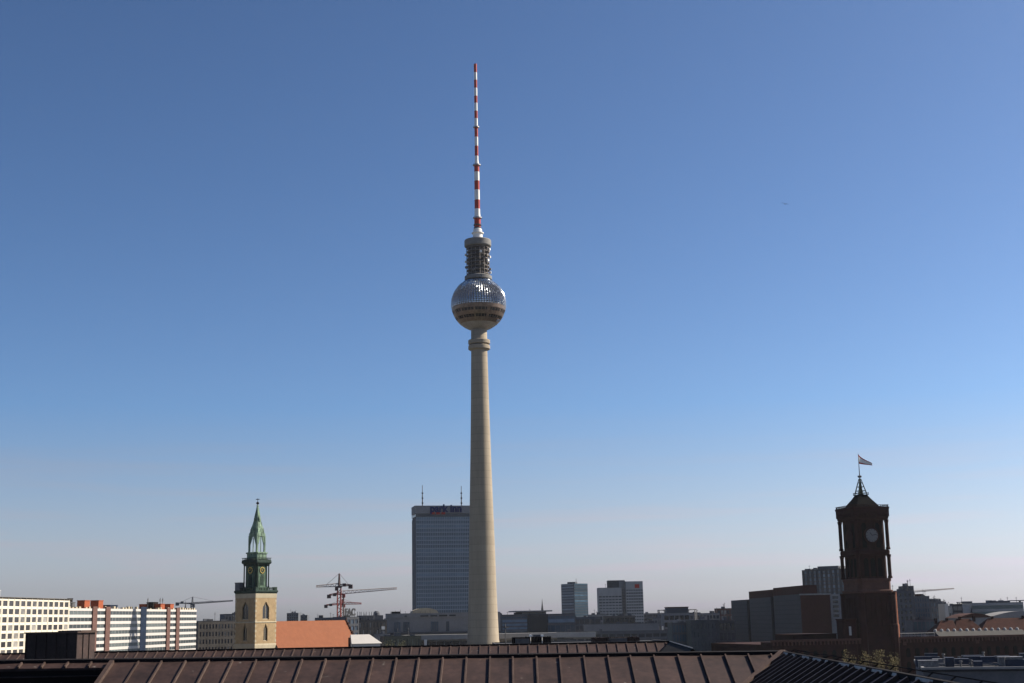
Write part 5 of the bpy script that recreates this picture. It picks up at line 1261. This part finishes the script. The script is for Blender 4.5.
    q.add([RL, RR + Vector((.1, 0, 0)), RR + Vector((.1, 9, -3.5)), RL + Vector((0, 9, -3.5))], [(0, 3, 2, 1)])
    a, b = ridge(Yr), ridge(ye); q.add([a + Vector((.06, 0, -.03)), b + Vector((.06, 0, -.03)), b + Vector((7, 0, -4.2)), a + Vector((7, 9, -4.2))], [(0, 1, 2, 3)])
    q.build('rear_slope', M['copper_dark'], root)
    q = MB(); zz = zr - 3.4
    q.box(xl, xr + 6.5, Yr - depth + .3, Yr + 8.7, 0, zr - slope * depth - .25); q.box(Xr(ye) - dx + .5, xe + 6.3, ye + .2, Yr - depth + .29, 0, zr - wsl * dx - .2)
    q.build('wall', M['stone_dk'], root)
front_roof()

def rear_roof():
    Yr = 85.0; xl, xr = at(-140, 600, Yr).x, at(668, 600, Yr).x
    zl, zr = zat(100, 652.3, Yr), zat(660, 642.0, Yr)
    slope = .38; depth = 7.0; wsl = .5
    root = thing('copper_roof_building', 'farther brown copper roof strip seen just beyond the nearest ridge', 'building')
    Zr = lambda x: zl + (zr - zl) * (x - xl) / (xr - xl)
    n = Vector((0, -slope, 1)).normalized()
    S_ = lambda x, y: Vector((x, y, Zr(x) - slope * (Yr - y)))
    dxv = slope * depth / wsl
    vyy = lambda x: max(Yr - depth, Yr - (xr - x) / 1.05 * 1.9) if x > xr - 5 else Yr - depth
    sp = .585; N = int((xr - xl) / sp); q = MB(); s2 = MB(); random.seed(9)
    for i in range(N + 1):
        a, b = xl + i * sp, min(xl + (i + 1) * sp, xr)
        P_ = [S_(a, vyy(a)), S_(b, vyy(b)), S_(b, Yr), S_(a, Yr)]; q.hexa([v - n * .03 for v in P_] + P_)
        if i:
            u, v_ = S_(a, Yr - .16), S_(a, vyy(a)); P_ = [u + Vector((-.03, 0, 0)), u + Vector((.03, 0, 0)), v_ + Vector((.03, 0, 0)), v_ + Vector((-.03, 0, 0))]
            q.hexa([v - n * .01 for v in P_] + [v + n * .06 for v in P_], 1)
    q.build('front_slope', [M['copper'], M['copper_seam']], root)
    q = MB(); q.hexa([(xl, Yr - .08, zl - .1), (xr, Yr - .08, zr - .1), (xr, Yr + .2, zr - .1), (xl, Yr + .2, zl - .1), (xl, Yr - .08, zl + .06), (xr, Yr - .08, zr + .06), (xr, Yr + .2, zr + .06), (xl, Yr + .2, zl + .06)]); q.build('ridge_cap', M['black_metal'], root)
    # raised bar of darker copper low on the slope
    q = MB(); a, b = S_(xl, Yr - 2.6), S_(xr - 3, Yr - 2.6); q.hexa([a + Vector((0, -.25, -.1)), b + Vector((0, -.25, -.1)), b + Vector((0, .1, -.1)), a + Vector((0, .1, -.1)), a + Vector((0, -.25, .14)), b + Vector((0, -.25, .14)), b + Vector((0, .1, .14)), a + Vector((0, .1, .14))]); q.build('slope_bar', M['copper_dark'], root)
    e = at(693, 649, 62); B = Vector((e.x, 62, e.z)); A = Vector((xr, Yr, zr)); low = Vector((xr - 1.2, Yr - 2.2, S_(xr - 1.2, Yr - 2.2).z - .1)); bl = Vector((B.x - 3, 62, B.z - 1.6))
    q = MB(); q.add([A, low, bl, B], [(0, 1, 2, 3)]); q.add([A, B, B + Vector((5, 0, -4.5)), A + Vector((5, 6, -4.5))], [(0, 1, 2, 3)]); q.build('wing_slope', M['black_metal'], root)  # copper wing painted black for the shade on its left slope
    q = MB(); q.bar(A + Vector((0, 0, .03)), B + Vector((0, 0, .03)), .028, n=6); q.build('wing_ridge', M['lead'], root)
    q = MB(); q.add([(xl, Yr + .1, zl), (xr, Yr + .1, zr), (xr, Yr + 9, zr - 3), (xl, Yr + 9, zl - 3)], [(0, 1, 2, 3)]); q.build('rear_slope', M['copper_dark'], root)
    q = MB(); q.box(xl, xr + 4.5, Yr - depth + .2, Yr + 8.8, 0, zr - slope * depth - .2); q.build('wall', M['stone_dk'], root)
    return S_
rear_roof()
def roof_hut():
    d = 74; c = at(78.6, 600, d); root = thing('roof_hut', 'boxy copper clad roof hut with a shaded dark left face standing at the left', 'roof hut', (c.x, c.y, 0), math.radians(-24))
    zt = zat(60, 633.2, d); zb = zat(60, 672, d); L = 3.45; D = 1.4
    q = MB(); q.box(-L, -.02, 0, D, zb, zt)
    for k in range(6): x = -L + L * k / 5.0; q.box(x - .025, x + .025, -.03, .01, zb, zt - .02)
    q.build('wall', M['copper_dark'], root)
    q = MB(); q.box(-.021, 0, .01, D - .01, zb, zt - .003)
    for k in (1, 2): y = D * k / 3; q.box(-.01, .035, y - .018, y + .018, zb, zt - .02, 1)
    q.build('side_cladding', [M['copper'], M['copper_dark']], root)  # sunlit side paler than the shaded front, light put into the colour
    q = MB(); q.box(-L - .08, .1, -.08, D + .08, zt, zt + .07); q.box(-L * .45, .0, .3, D, zt + .07, zt + .13); q.build('roof', M['copper_seam'], root)
roof_hut()

# ------------------------------------------------------------------ bird
def bird():
    p = at(785, 204, 260); q = MB(); s = .55
    q.lathe([(.02, -.3), (.09, -.15), (.1, .05), (.06, .2), (.05, .26), (.01, .32)], 8)
    v = [Vector(x) for x in q.v]; q.v = [(a.z * s * 1.6, a.y * s * 1.6, a.x * s * 1.6) for a in v]
    body = q
    for sg in (-1, 1):
        pts = [(-.1, 0, 0), (.12, 0, 0), (.1, sg * .4, .16), (-.08, sg * .42, .16), (-.02, sg * .85, .06), (-.1, sg * .86, .06)]
        body.add([(x * s * 1.6, y * s * 1.6, z * s * 1.6) for x, y, z in pts] + [(x * s * 1.6, y * s * 1.6, z * s * 1.6 - .02) for x, y, z in pts], [(0, 1, 2, 3), (3, 2, 4, 5), (9, 8, 7, 6), (11, 10, 8, 9), (0, 6, 7, 1), (1, 7, 8, 2), (2, 8, 10, 4), (4, 10, 11, 5), (5, 11, 9, 3), (3, 9, 6, 0)])
    o = body.build('bird', M['black_metal'], None, p); o.rotation_euler = (math.radians(20), 0, math.radians(70))
    tag(o, 'tiny dark bird flying alone in the blue sky on the right', 'bird')
bird()

# ------------------------------------------------------------------ haze
if HAZE > 0:
    hb = MB(); hb.box(-1500, 1500, -60, 2200, -1.0, 420)
    hm = bpy.data.materials.new('haze'); hm.use_nodes = True; hn = hm.node_tree; hn.nodes.clear()
    ho = hn.nodes.new('ShaderNodeOutputMaterial'); pv = hn.nodes.new('ShaderNodeVolumePrincipled')
    pv.inputs['Color'].default_value = (0.86, 0.90, 0.97, 1); pv.inputs['Density'].default_value = HAZE; pv.inputs['Anisotropy'].default_value = 0.3
    hn.links.new(pv.outputs[0], ho.inputs['Volume'])
    tag(hb.build('haze', hm), kind='stuff')

for o in COL.objects:
    for k in ('_L', '_w'):
        if k in o: del o[k]
